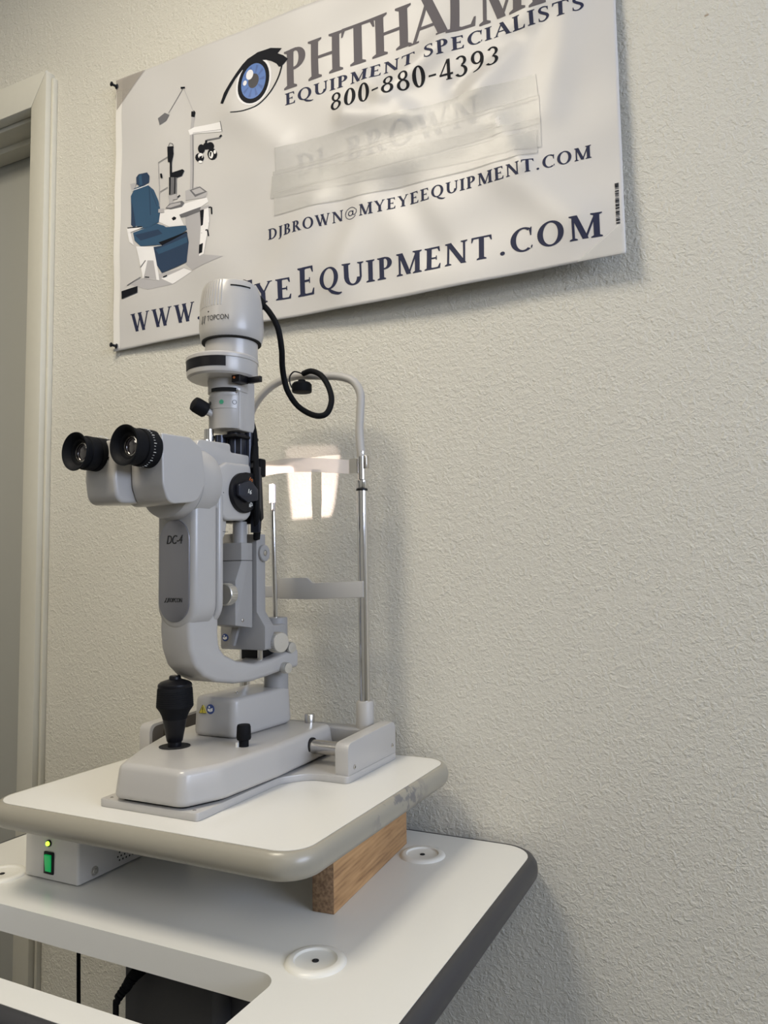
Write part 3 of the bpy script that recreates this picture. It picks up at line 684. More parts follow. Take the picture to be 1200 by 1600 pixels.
# lower slit unit
b = MB()
b.prism([(y, TT + z) for y, z in rpoly([(.866, .210, .002), (.866, .272, .006), (.880, .300, .006), (.880, .326, .001), (.906, .326, .001), (.906, .204, .002)], .004)], -.700, -.6555, 'x', .002, 2)
lu = obj('slit_unit', b, P2, SL)
b = MB(); b.box(-.7005, -.655, .8795, .9065, hh(.3005), hh(.3012)); obj('seam', b, M['hole'], lu)
screw(lu, (-.6556, .882, hh(.2165)), (1, 0, 0), .0026)
q = ony(349, 929, .846); knob(SL, q, (-.05, -1, 0), .0148, .014, name='slit_knob')
b = MB(); b.cyl((-.668, .893, hh(.325)), (-.668, .893, hh(.357)), .0102, ch=.001).cyl((-.668, .893, hh(.357)), (-.668, .893, hh(.364)), .004); obj('slit_unit_cap', b, P2, SL)
b = MB(); b.box(-.715, -.684, .905, .925, hh(.25), hh(.341), .002); obj('rear_guide', b, P2, SL)
# lever plate at the foot
A = ony(349, 966, .905); B_ = ony(363, 978, .905); C_ = ony(374, 975, .905); E_ = ony(369, 1009, .912)
b = MB(); b.prism([(A.x - .002, A.z + .004), (A.x + .012, A.z + .006), (B_.x + .008, B_.z + .004), (C_.x, C_.z), (E_.x + .001, E_.z), (E_.x - .009, E_.z + .001), (B_.x - .001, B_.z - .004), (A.x + .001, A.z - .004)], .904, .910, 'y', .001, 2); obj('tilt_lever', b, P2, SL)
# black prism / filter tower
b = MB()
b.cyl((-.682, .866, hh(.440)), (-.682, .866, hh(.480)), .0078).cyl((-.672, .884, hh(.436)), (-.672, .884, hh(.486)), .0098)
b.cyl((-.655, .897, hh(.442)), (-.655, .897, hh(.486)), .006)
b.box(-.700, -.655, .878, .915, hh(.44), hh(.484), .002)
obj('black_guide_posts', b, M['anod'], SL)
b = MB(); b.box(-.700, -.650, .862, .915, hh(.476), hh(.4805), .001); obj('guide_plate', b, M['black'], SL)
b = MB(); b.cyl((-.690, .8505, hh(.447)), (-.690, .8505, hh(.487)), .0068); obj('support_post', b, M['chrome'], SL)
b = MB(); b.box(-.684, -.650, .893, .925, hh(.425), hh(.444), .002); tb = obj('mirror_bracket', b, M['anod'], SL)
screw(tb, (-.6505, .9, hh(.434)), (1, 0, 0), .0022, 'black')
q = ony(405, 731, .915); b = MB(); b.box(q.x - .009, q.x + .006, .910, .925, q.z - .0135, q.z + .0135, .003); obj('mirror_clamp', b, M['rubber'], SL)
# filter disc with coloured numbers
b = MB(); fx0, fy0, fz0 = -.640, .887, .394
b.prism([(y, TT + z) for y, z in rpoly([(.868, .425, .003), (.910, .425, .003), (.914, .362, .002), (.900, .350, .002), (.896, .372, .003)], .003)], -.645, -.641, 'x', .001, 2); ft = obj('filter_scale', b, M['black'], SL)
for (s, px, py, mt, rot) in [('1', 385, 771, 'orange', 0), ('5', 386, 780, 'orange', 20), ('1', 384, 751, 'wmark', 0), ('8', 390, 765, 'wmark', 10)]:
    q = onx(px, py, -.6405); text_mesh('lettering', s, .006, Matrix.Translation(q) @ Matrix.Rotation(R(90), 4, 'Z') @ Matrix.Rotation(R(90), 4, 'X') @ Matrix.Rotation(R(rot), 4, 'Z'), M[mt], ft)
b = MB(); b.box(-.6535, -.6385, .8985, .904, hh(.341), hh(.436), .001); obj('mirror_rail', b, M['anod'], SL)
b = MB(); b.box(-.700, -.668, .880, .914, hh(.356), hh(.373), .002).box(-.69, -.655, .915, .9245, hh(.355), hh(.378), .001); obj('lower_tower_block', b, M['black'], SL)
# mirror: carries the slit beam toward the chin rest; aperture hood built of four black plates round a lamp
LX, LY, LH = -.6765, .868, .3880
# upper illumination column
b = MB()
b.lathe([(.0272, .4880), (.0278, .4890), (.0278, .536), (.0270, .537), (.0270, .541), (.0292, .542), (.0292, .562)], (-.677, .878, TT), seg=48)
b.box(-.677, -.6495, .868, .905, hh(.486), hh(.560), .002)
uc = obj('illumination_column', b, PLc, SL)
b = MB(); b.lathe([(.0293, .5405), (.0296, .541), (.0296, .5455), (.0293, .546)], (-.677, .878, TT), (0, 0, 1), 30, R(254), R(330), cap=False); obj('filter_slot', b, M['hole'], uc)
b = MB(); b.lathe([(.0279, .516), (.0284, .5165), (.0284, .5345), (.0279, .535)], (-.677, .878, TT), (0, 0, 1), 36, R(218), R(332), cap=False); obj('filter_label', b, PLc, uc)
def on_cyl(a, z, r): return Vector((-.677 + r * math.cos(R(a)), .878 + r * math.sin(R(a)), hh(z)))
def dot_on(a, z, r, rd, mt, name, ring=False):
    p = on_cyl(a, z, r); d = Vector((math.cos(R(a)), math.sin(R(a)), 0)); b = MB()
    b.lathe([(rd, 0), (rd, .0004), (rd * (.8 if ring else .01), .0004)], p, d, 20, cap=False); obj(name, b, M[mt], uc)
dot_on(288, .5250, .0285, .0032, 'green', 'green_dot')
dot_on(325, .5250, .0283, .0032, 'print_dark', 'open_ring', True)
dot_on(245, .5250, .0285, .0030, 'print_dark', 'black_dot')
# lever with a black knob
kp = ony(312, 636, .838); sp = Vector((-.683, .866, hh(.5045)))
b = MB(); b.cyl(sp, sp + (kp - sp) * .8, .0052); obj('slit_rotation_lever', b, PLc, SL)
dd = (kp - sp).normalized(); b = MB(); b.lathe([(.0095, -.011), (.0112, -.009), (.0112, .006), (.0100, .010), (.0060, .0118), (.0003, .012)], kp, dd, 18); obj('lever_knob', b, M['rubber'], SL)
# filter disc housing
b = MB(); b.lathe([(.0465, .5605), (.0498, .563), (.0506, .566), (.0506, .5835), (.0518, .584), (.0518, .5885), (.0495, .591), (.02, .592)], (-.680, .868, TT), seg=64); fd = obj('filter_turret', b, PLc, SL)
b = MB(); b.lathe([(.0508, .5695), (.0514, .570), (.0514, .5830), (.0508, .5835)], (-.680, .868, TT), (0, 0, 1), 30, R(228), R(313), cap=False); obj('turret_window', b, M['black'], fd)
q = ony(379, 594, .868); b = MB(); b.box(q.x - .006, q.x + .008, .850, .872, q.z - .006, q.z + .0055, .001); ck = obj('turret_catch', b, M['black'], SL)
b = MB(); b.box(q.x + .008, q.x + .030, .868, .874, q.z - .0055, q.z + .003, .001); obj('catch_lever', b, M['black'], SL)
b = MB(); b.lathe([(.0018, 0), (.0018, .001), (.0002, .001)], (q.x - .001, .8502, q.z), (0, -1, 0), 12); obj('catch_dot', b, M['orange'], ck)
q = ony(374, 611, .852); b = MB(); b.cyl((q.x - .006, .853, q.z - .001), (q.x + .004, .846, q.z + .001), .0016); obj('filter_pin', b, M['steel'], SL)
# lamp housing
b = MB(); b.lathe([(.0375, .588), (.0380, .590), (.0380, .624)], (-.675, .883, TT), seg=56); obj('lamp_neck', b, PLc, SL)
b = MB(); LHc = Vector((-.675, .883, TT))
b.lathe([(.036, .620), (.0425, .618), (.0445, .621), (.0460, .630), (.0468, .640), (.0462, .655), (.0445, .675), (.0415, .693), (.0385, .701), (.033, .7045), (.001, .7055)], LHc, seg=72, cap=False); lh = obj('lamp_housing', b, PLc, SL)
b = MB(); b.lathe([(.0385, .6165), (.0430, .6170), (.0430, .6190)], LHc, seg=56); obj('lamp_gasket', b, M['hole'], lh)
b = MB()
for i in range(11):
    a = R(226 + i * 6.2)
    pts = [LHc + Vector((r * math.cos(a), r * math.sin(a), z)) for r, z in [(.0451, .662), (.0442, .675), (.0412, .6925), (.0378, .7008)]]
    b.tube(pts, .0013, 6)
obj('cooling_ribs', b, PLc, lh)
b = MB()
for i in range(9):
    pass
pts = [LHc + Vector((r * math.cos(R(a)), r * math.sin(R(a)), z)) for a, r, z in [(305, .0418, .6915), (318, .0418, .6915), (332, .0418, .6915), (346, .0418, .6915)]]
b.tube(pts, .0012, 6); obj('vent_slot', b, M['hole'], lh)
a = R(263); b = MB(); b.lathe([(.0013, 0), (.0001, .0004)], LHc + Vector((.0462 * math.cos(a), .0462 * math.sin(a), .6535)), (math.cos(a), math.sin(a), 0), 10); obj('pin_hole', b, M['hole'], lh)
def wrap_text(s, size, width, a_c, z, r, cx, cy, mt, parent):
    cu = bpy.data.curves.new('t', 'FONT'); cu.body = s; cu.size = size; cu.extrude = 0; cu.align_x = 'CENTER'; cu.align_y = 'CENTER'; cu.resolution_u = 3
    o = bpy.data.objects.new('t', cu); col.objects.link(o); bpy.context.view_layer.update()
    me = bpy.data.meshes.new_from_object(o.evaluated_get(bpy.context.evaluated_depsgraph_get())); bpy.data.objects.remove(o)
    xs = [v.co.x for v in me.vertices]; f = width / (max(xs) - min(xs)); b = MB(); b.bm.from_mesh(me); bpy.data.meshes.remove(me)
    for v in b.bm.verts:
        a = R(a_c) + v.co.x * f / r; zz = z + v.co.y; v.co = Vector((cx + r * math.cos(a), cy + r * math.sin(a), zz))
    return obj('lettering', b, mt, parent)
wrap_text('TOPCON', .0105, .034, 282, hh(.6430), .0474, LHc.x, LHc.y, M['print_dark'], lh)
b = MB()
for a0 in (245, 251.5):
    for (dz0, dz1, da) in [(-.005, .005, 0)]:
        pts = [(a0, -.005), (a0 + 2.0, -.005), (a0 + 4.5, .004), (a0 + 6, .004), (a0 + 6, .0055), (a0 + 3.4, .0055)]
        b.poly3([LHc + Vector((.0475 * math.cos(R(a)), .0475 * math.sin(R(a)), .643 + z)) for a, z in pts])
obj('logo_mark', b, M['print_dark'], lh)
# lamp plug and cable
A = ony(380, 443, .90); B_ = ony(394, 458, .925); C_ = ony(410, 478, .94)
b = MB(); b.tube([A, A * .5 + B_ * .5 + Vector((.001, 0, .002)), B_, C_], [.0062, .0085], 10); b.tube([B_ + Vector((0, 0, -.004)), B_ * .4 + C_ * .6 + Vector((0, 0, -.006)), C_ + Vector((-.003, 0, -.004))], .007, 10); obj('lamp_plug', b, M['rubber'], SL)
cab = [(408, 474, .938), (421, 488, .945), (434, 512, .955), (440, 545, .965), (441, 570, .975), (444, 592, .985), (450, 612, .99), (464, 633, .995), (483, 646, 1.0), (500, 650, 1.0), (512, 644, 1.005), (518, 626, 1.01), (514, 606, 1.015), (504, 589, 1.020), (494, 582, 1.024), (484, 580, 1.028), (474, 584, 1.032)]
b = MB(); b.tube([ony(*c) for c in cab], .0046, 12); obj('lamp_cable', b, M['rubber'], SL)
b = MB(); b.tube([ony(*c) for c in [(474, 585, 1.034), (467, 582, 1.03), (459, 581, 1.03), (453, 588, 1.03), (453, 598, 1.032), (456, 606, 1.034)]], .0012, 8); obj('cable_tie', b, M['black'], SL)
b = MB(); b.tube([ony(*c) for c in [(389, 640, .915), (392, 655, .912), (397, 675, .905), (399, 700, .900), (400, 725, .895), (401, 770, .892), (401, 800, .892), (400, 842, .915)]], .0042, 10)
b.tube([ony(*c) for c in [(398, 698, .900), (398, 722, .896)]], .0055, 10, smooth=False); obj('rear_cable', b, M['rubber'], SL)
b = MB(); b.tube([ony(*c) for c in [(402, 785, .897), (406, 805, .900), (406, 822, .908), (404, 842, .920)]], .0022, 8); obj('thin_cable', b, M['rubber'], SL)
# focusing test rod on the rotation axis
tr = Vector((AXX - .001, AXY, hh(.213))); t2 = Vector((AXX - .0045, AXY, hh(.378)))
b = MB(); b.cyl(tr, t2, .0040).cyl(t2, t2 + Vector((0, 0, .015)), .0042, .0046); rod = obj('test_rod', b, M['chrome'], SL)
b = MB(); b.prism(rpoly([(t2.x - .0048, t2.z + .014, .001), (t2.x + .0048, t2.z + .014, .001), (t2.x + .0048, t2.z + .044, .003), (t2.x - .0048, t2.z + .044, .001)], .001), AXY - .0035, AXY + .001, 'y', .0006, 2); obj('test_face', b, M['white_tip'], rod)

# the slit beam: a small lamp inside the tower, shaped by a black aperture plate
bl = bpy.data.lights.new('slit_beam', 'SPOT'); bl.energy = 4.5; bl.color = (1.0, 0.80, 0.74); bl.shadow_soft_size = 0.0002; bl.spot_size = R(60); bl.spot_blend = 0.1
blo = bpy.data.objects.new('slit_beam', bl); col.objects.link(blo); blo.location = (LX, LY, hh(LH))
tgt = Vector((-.682, D, hh(.442))); blo.rotation_euler = (tgt - blo.location).to_track_quat('-Z', 'Y').to_euler()
# aperture plate at y=LY+.02 : outline whose projection gives the lit trapezoid on the wall
AY = LY + .010
def through(px, py):
    Wp = ony(px, py, D); s = (AY - LY) / (D - LY); o = Vector((LX, LY, hh(LH))); q = o + (Wp - o) * s; return (q.x, q.z)
ap = [through(*p) for p in [(443, 697), (455, 692), (500, 690), (524, 690), (531, 697), (533, 712), (528, 750), (523, 790), (518, 807), (455, 812)]]
cxm = LX; ol = [(LX + .0095 * math.cos(t * PI / 12), hh(LH) + .002 + .0095 * math.sin(t * PI / 12)) for t in range(24)]
b = MB()
bmx = b.bm
for yy in (AY - .0005, AY + .0005):
    lo = [bmx.verts.new((p[0], yy, p[1])) for p in ol]; li = [bmx.verts.new((p[0], yy, p[1])) for p in ap]
    es = [bmx.edges.new((lo[i], lo[(i + 1) % len(lo)])) for i in range(len(lo))] + [bmx.edges.new((li[i], li[(i + 1) % len(li)])) for i in range(len(li))]
    bmesh.ops.triangle_fill(bmx, edges=es, use_beauty=True)
b.lathe([(.0095, 0), (.0095, .020)], (LX, AY - .020, hh(LH) + .002), (0, 1, 0), 24, cap=False)
b.lathe([(.0095, 0), (.0003, 0)], (LX, AY - .020, hh(LH) + .002), (0, 1, 0), 24, cap=False)
obj('beam_aperture', b, M['black'], SL)

# ------------------------------------------------------------------ cords under the table
b = MB(); b.tube([ony(222, 1512, .746), ony(206, 1528, .735), ony(196, 1545, .732)], [.0085, .0060], 12)
for i in range(7):
    t = i / 6; p = ony(208, 1526, .735).lerp(ony(187, 1556, .728), t); d_ = (ony(187, 1556, .728) - ony(208, 1526, .735)).normalized(); b.lathe([(.0055, 0), (.0075 - .002 * t, .001), (.0055, .003)], p, d_, 12)
pc = obj('plug', b, M['rubber']); 
PC = thing('mains_cable', 'black ribbed plug and cord bending down beside the dark table column', 'cord', (ony(222, 1512, .746)))
bpy.context.view_layer.update()
pc.parent = PC; pc.location = pc.location - PC.location
P = ony(187, 1556, .728)
b = MB(); b.tube([P, ony(183, 1568, .726), ony(181, 1590, .726), Vector((P.x, .73, .30)), Vector((P.x - .02, .73, .02)), Vector((P.x - .1, .80, .006)), Vector((P.x - .3, .95, .006))], .0036, 10); obj('cable', b, M['rubber'], PC)
P = ony(122.5, 1480, .93)
b = MB(); b.tube([(P.x, .93, HL - .033), (P.x, .93, HL - .15), (P.x + .003, .93, HL - .30), (P.x + .004, .94, .1), (P.x + .004, .96, .004)], .0032, 10)
tag(obj('hanging_cable', b, M['rubber']), 'thin black cable hanging straight down behind the slot', 'cable')

# ------------------------------------------------------------------ banner
BY = 1.112; KB = BY / 1.104
BX0, BX1, BZ0, BZ1 = -1.138, -.1455, .4495, 1.0195
def seg_d(x, z, x0, z0, x1, z1):
    dx, dz = x1 - x0, z1 - z0; L = dx * dx + dz * dz; t = max(0, min(1, ((x - x0) * dx + (z - z0) * dz) / L)); return math.hypot(x - x0 - t * dx, z - z0 - t * dz), t
RID = [(-.60, .79, -.50, .755, .020, .0050), (-.53, .80, -.42, .86, .022, .0045), (-.36, .77, -.22, .92, .030, .0055), (-.25, .70, -.19, .99, .03, .0035),
       (-.40, .78, -.30, .83, .02, -.004), (-.57, .62, -.62, .50, .03, .0035), (-.50, .63, -.44, .52, .028, -.003), (-.74, .78, -.84, .87, .03, .003), (-.66, .64, -.76, .52, .035, .004),
       (-.33, .63, -.22, .52, .03, .003), (-.47, .75, -.56, .84, .016, .003), (-.90, .60, -.80, .48, .05, .002), (-.33, .70, -.29, .62, .012, .003)]
def base_off(x, z):
    tb_ = (BZ1 - z) / (BZ1 - BZ0); tx = (x - BX0) / (BX1 - BX0)
    return 0.019 * max(0, tb_) ** 2.2 * min(1, max(0, tx) * 1.5) ** 1.3 + .004 * max(0, tx) ** 3
def by(x, z):
    """distance the vinyl stands off toward the room at (x, z) rel. camera height"""
    f = base_off(x, z)
    for (x0, z0, x1, z1, wd, am) in RID:
        d, t = seg_d(x, z, x0, z0, x1, z1); f += am * math.exp(-(d / wd) ** 2) * 1.4
    f += .0010 * math.sin(x * 31 + z * 17) + .0008 * math.sin(z * 47 - x * 13)
    return f
def BP(x, z, off=0.0):
    kk = KB - base_off(x, z) / 1.104
    return Vector((x * kk, BY - by(x, z) - off, ZC + z * kk))
bn = thing('wall_banner', 'white vinyl banner with eye logo, printed lettering and exam chair picture', 'banner', (-.65, D - .01, ZC + .45))
b = MB(); NX, NZ = 190, 110; G = []
for j in range(NZ + 1):
    rw = []
    for i in range(NX + 1):
        x = BX0 + (BX1 - BX0) * i / NX; z = BZ0 + (BZ1 - BZ0) * j / NZ
        if j == 0: z += -.001 * math.sin(x * 9)
        rw.append(b.bm.verts.new(BP(x, z)))
    G.append(rw)
for j in range(NZ):
    for i in range(NX): b.bm.faces.new((G[j][i], G[j][i + 1], G[j + 1][i + 1], G[j + 1][i]))
o = obj('vinyl_sheet', b, M['banner'], bn, 80)
sm = o.modifiers.new('thickness', 'SOLIDIFY'); sm.thickness = .0006; sm.offset = -1
# hem lines
b = MB()
def strip(b, P0, P1, wd, off, n=30):
    P0 = Vector(P0); P1 = Vector(P1); d = (P1 - P0); nn = Vector((-d.y, d.x)).normalized() * wd / 2; prev = None
    for i in range(n + 1):
        c = P0 + d * i / n; a = b.bm.verts.new(BP(c.x + nn.x, c.y + nn.y, off)); e = b.bm.verts.new(BP(c.x - nn.x, c.y - nn.y, off))
        if prev: f = b.bm.faces.new((prev[0], a, e, prev[1])); f.material_index = b.mi
        prev = (a, e)
M['hem'] = mat('plain_vinyl_hem', (0.74, 0.72, 0.68), 0.3)
strip(b, (BX0 + .009, BZ0 + .004), (BX0 + .009, BZ1 - .004), .017, .0004, 60); obj('side_hem', b, M['hem'], bn)

def flat(b, pts, off, mi):
    """polygon on the vinyl, subdivided so that it follows the sheet"""
    bm2 = bmesh.new(); vs = [bm2.verts.new((p[0], 0, p[1])) for p in pts]
    try: f = bm2.faces.new(vs)
    except ValueError: bm2.free(); return
    if len(pts) > 4: bmesh.ops.triangulate(bm2, faces=[f])
    for q in range(5):
        es = [e for e in bm2.edges if e.calc_length() > .008]
        if not es: break
        bmesh.ops.subdivide_edges(bm2, edges=es, cuts=1, use_grid_fill=True)
    bmesh.ops.triangulate(bm2, faces=bm2.faces)
    bm2.verts.index_update(); nv = [b.bm.verts.new(BP(v.co.x, v.co.z, off)) for v in bm2.verts]
    for f in bm2.faces:
        try: g = b.bm.faces.new([nv[v.index] for v in f.verts])
        except ValueError: continue
        g.material_index = mi; g.normal_update()
        if g.normal.y > 0: g.normal_flip()
    bm2.free()

# serif lettering built from strokes
T_, t_, S_, h_ = .190, .074, .085, .046
def G_stem(x, y0=0, y1=1, bot=1, top=1, w=T_):
    out = [[(x - w / 2, y0), (x + w / 2, y0), (x + w / 2, y1), (x - w / 2, y1)]]
    for on, y, s in ((bot, y0, 1), (top, y1, -1)):
        if on: out += [[(x - w / 2 - S_, y), (x + w / 2 + S_, y), (x + w / 2 + S_, y + s * h_), (x + w / 2, y + s * (h_ + .045)), (x - w / 2, y + s * (h_ + .045)), (x - w / 2 - S_, y + s * h_)]]
    return out
def G_bar(x0, x1, y, e=0, w=t_):          # e: -1 serif hangs down at the right end, 1 rises
    out = [[(x0, y - w / 2), (x1, y - w / 2), (x1, y + w / 2), (x0, y + w / 2)]]
    if e: out.append([(x1 - .02, y - e * w / 2), (x1 - .075, y + e * w / 2), (x1 - .01, y + e * .19), (x1 + .03, y + e * .19), (x1 + .012, y - e * w / 2)])
    return out
def G_diag(x0, y0, x1, y1, w): return [[(x0 - w / 2, y0), (x0 + w / 2, y0), (x1 + w / 2, y1), (x1 - w / 2, y1)]]
def G_arc(cx, cy, rx, ry, a0, a1, T=T_, t=t_, n=20):
    out = []; P0 = None
    for i in range(n + 1):
        a = R(a0 + (a1 - a0) * i / n); o = (cx + rx * math.cos(a), cy + ry * math.sin(a)); q = (cx + (rx - T) * math.cos(a), cy + (ry - t) * math.sin(a))
        if P0: out.append([P0[0], o, q, P0[1]])
        P0 = (o, q)
    return out
def G_path(pts, ws):
    P = catmull([Vector(p) for p in pts], 5); n = len(P); out = []; prev = None
    for i, p in enumerate(P):
        tg = (P[min(i + 1, n - 1)] - P[max(i - 1, 0)]).normalized(); nn = Vector((-tg.y, tg.x)); k = i / (n - 1) * (len(ws) - 1); a = int(min(k, len(ws) - 2)); wd = ws[a] + (ws[a + 1] - ws[a]) * (k - a)
        q = (tuple(p + nn * wd / 2), tuple(p - nn * wd / 2))
        if prev: out.append([prev[0], q[0], q[1], prev[1]])
        prev = q
    return out
def G_foot(x, y, up=1, w=.26): return [[(x - w / 2, y), (x + w / 2, y), (x + w / 2, y + up * h_), (x - w / 2, y + up * h_)]]
def glyph(c):
    s = G_stem
    if c == 'A': return .80, G_diag(.09, 0, .40, 1, t_) + G_diag(.36, 1, .71, 0, T_ * 1.05) + G_bar(.2, .6, .33) + G_foot(.09, 0, 1, .22) + G_foot(.71, 0, 1, .30)
    if c == 'B': return .66, s(.17) + G_arc(.30, .745, .25, .255, -90, 90) + G_arc(.31, .265, .31, .265, -90, 90) + G_bar(.17, .32, .97) + G_bar(.17, .32, .52) + G_bar(.17, .32, .031)
    if c == 'C': return .78, G_arc(.46, .5, .44, .525, 52, 305) + [[(.70, .62), (.735, .62), (.755, .98), (.72, .98), (.66, .85)]] + [[(.70, .14), (.75, .22), (.77, .18), (.735, .05)]]
    if c == 'D': return .84, s(.17) + G_arc(.32, .5, .48, .5, -90, 90) + G_bar(.17, .34, .969) + G_bar(.17, .34, .031)
    if c == 'E': return .66, s(.17) + G_bar(.17, .56, .969, -1) + G_bar(.17, .46, .51) + [[(.43, .41), (.47, .41), (.47, .61), (.43, .61)]] + G_bar(.17, .60, .031, 1)
    if c == 'H': return .90, s(.17) + s(.72) + G_bar(.17, .72, .51)
    if c == 'I': return .34, s(.17)
    if c == 'J': return .36, s(.19, .02, 1, 0, 1) + G_path([(.19, .05), (.16, -.12), (.0, -.22)], [T_, .12, .05])
    if c == 'L': return .62, s(.17) + G_bar(.17, .57, .031, 1)
    if c == 'M': return 1.04, s(.15, 0, 1, 1, 1, t_ + .01) + G_diag(.19, 1, .52, .02, T_) + G_diag(.52, .02, .86, 1, t_) + s(.87)
    if c == 'N': return .90, s(.14, 0, 1, 1, 1, t_ + .01) + G_diag(.15, 1, .74, 0, T_ * 1.1) + s(.76, 0, 1, 0, 1, t_ + .01)
    if c == 'O': return .92, G_arc(.46, .5, .44, .525, 0, 360, n=32)
    if c == '0': return .66, G_arc(.33, .5, .31, .52, 0, 360, n=28)
    if c == 'Q': return .94, G_arc(.46, .5, .44, .525, 0, 360, n=32) + G_path([(.42, .02), (.60, -.16), (.86, -.27), (1.02, -.24)], [.08, .15, .12, .03])
    if c == 'P': return .64, s(.17) + G_arc(.31, .725, .29, .275, -90, 90) + G_bar(.17, .33, .969) + G_bar(.17, .33, .48)
    if c == 'R': return .76, s(.17) + G_arc(.31, .735, .27, .265, -90, 90) + G_bar(.17, .33, .969) + G_bar(.17, .33, .50) + G_diag(.36, .5, .66, 0, T_ * 1.05) + G_foot(.70, 0, 1, .2)
    if c == 'S': return .56, G_path([(.47, .80), (.42, .93), (.27, .97), (.13, .88), (.12, .70), (.26, .56), (.42, .42), (.46, .24), (.35, .07), (.2, .03), (.08, .1), (.06, .22)], [.04, .06, .07, .11, .15, .17, .16, .13, .09, .07, .06, .04]) + [[(.455, .72), (.49, .72), (.49, .96), (.455, .96)], [(.04, .04), (.075, .04), (.075, .28), (.04, .28)]]
    if c == 'T': return .76, s(.38, 0, 1, 1, 0) + G_bar(.02, .74, .969, -1) + [[(.0, .78), (.03, .78), (.09, .94), (.06, 1), (.01, 1)]]
    if c == 'U': return .86, s(.17, .32, 1, 0, 1) + G_arc(.435, .34, .348, .36, 180, 360, n=16) + s(.75, .3, 1, 0, 1, t_ + .01)
    if c == 'W': return 1.18, G_diag(.12, 1, .38, 0, T_) + G_diag(.38, 0, .60, 1, t_) + G_diag(.54, 1, .80, 0, T_) + G_diag(.80, 0, 1.04, 1, t_) + G_foot(.12, 1, -1, .3) + G_foot(1.04, 1, -1, .22) + G_foot(.56, 1, -1, .26)
    if c == 'Y': return .80, s(.40, 0, .48, 1, 0) + G_diag(.40, .45, .12, 1, T_) + G_diag(.42, .45, .68, 1, t_) + G_foot(.12, 1, -1, .28) + G_foot(.68, 1, -1, .22)
    if c == '8': return .66, G_arc(.33, .75, .25, .25, 0, 360, .13) + G_arc(.33, .265, .30, .275, 0, 360, .15)
    if c == '3': return .60, G_arc(.26, .75, .26, .24, -80, 150, .14) + G_arc(.24, .26, .31, .28, -150, 85, .155)
    if c == '4': return .68, G_diag(.46, 0, .46, 1, .15) + G_diag(.06, .26, .43, 1, .07) + G_bar(.02, .66, .26, 0, .10) + G_foot(.46, 0, 1, .28)
    if c == '9': return .66, G_arc(.32, .68, .29, .32, 0, 360, .15) + G_path([(.55, .68), (.53, .35), (.38, .08), (.12, -.02)], [.15, .14, .1, .04])
    if c == '.': return .26, [[(.13 + .085 * math.cos(i * PI / 6), .075 + .085 * math.sin(i * PI / 6)) for i in range(12)]]
    if c == '-': return .44, [[(.04, .36), (.40, .36), (.40, .45), (.04, .45)]]
    if c == '@': return 1.05, G_arc(.52, .45, .48, .55, 30, 330, .06, .05, 28) + G_arc(.50, .45, .22, .25, 0, 360, .08) + G_path([(.70, .66), (.69, .35), (.78, .24), (.93, .35), (.985, .52), (.95, .72)], [.08, .08, .05, .05, .05, .05])
    return .42, []
def line(segs, mt, name='lettering', off=.0004, parent=None, sp=.13):
    """segs: (text, x0, x1, baseline z at x0, baseline z at x1, cap height)"""
    b = MB()
    for (s, x0, x1, z0, z1, ch) in segs:
        tot = 0; gl = []
        for c in s:
            wd, pg = glyph(c); gl.append((tot, pg)); tot += wd + sp
        tot -= sp; f = (x1 - x0) / tot
        for ox, pg in gl:
            for p in pg:
                pts = []
                for (gx, gy) in p: pts.append((x0 + (ox + gx) * f, z0 + (z1 - z0) * (ox + gx) / tot + gy * ch))
                flat(b, pts, off, 0)
    # all faces turned to the room
    for f_ in b.bm.faces:
        f_.normal_update()
        if f_.normal.y > 0: f_.normal_flip()
    return obj(name, b, mt, parent or bn)
line([(c_, a_ + .004, b_ - .003, z_, z_, .073) for c_, a_, b_, z_ in [('P', -.730, -.674, .873), ('H', -.678, -.601, .874), ('T', -.611, -.540, .8745), ('H', -.551, -.470, .875), ('A', -.481, -.404, .873), ('L', -.414, -.356, .870), ('M', -.361, -.276, .866), ('I', -.276, -.244, .863), ('C', -.246, -.184, .861)]], M['ink_grey'], sp=.02, off=.0004)
line([('EQUIPMENT', -.725, -.467, .8445, .838, .0215), ('SPECIALISTS', -.450, -.190, .840, .8355, .0215)], M['ink_navy'])
line([('800-880-4393', -.630, -.323, .803, .793, .0325)], M['ink_black'], sp=.1)
line([('DJBROWN@MYEYEEQUIPMENT.COM', -.762, -.189, .600, .605, .0195)], M['ink_navy'])
line([('WWW.', -1.090, -.915, .4805, .480, .0365)], M['ink_navy'])
line([('M', -.905, -.860, .480, .480, .050), ('Y', -.853, -.828, .481, .481, .0365), ('E', -.822, -.792, .482, .482, .050), ('YE', -.789, -.712, .484, .484, .0375),
      ('E', -.699, -.664, .483, .483, .051), ('QUIPMENT', -.655, -.345, .485, .484, .0375), ('.COM', -.334, -.177, .484, .482, .0365)], M['ink_navy'])
line([('DJ', -.70, -.645, .703, .704, .040)], M['ink_faint'], off=.0004)
line([('BROWN', -.60, -.36, .705, .708, .042)], M['ink_faint'], off=.0004)
line([('PRESIDENT', -.60, -.44, .662, .660, .012)], M['ink_faint'], off=.0004)
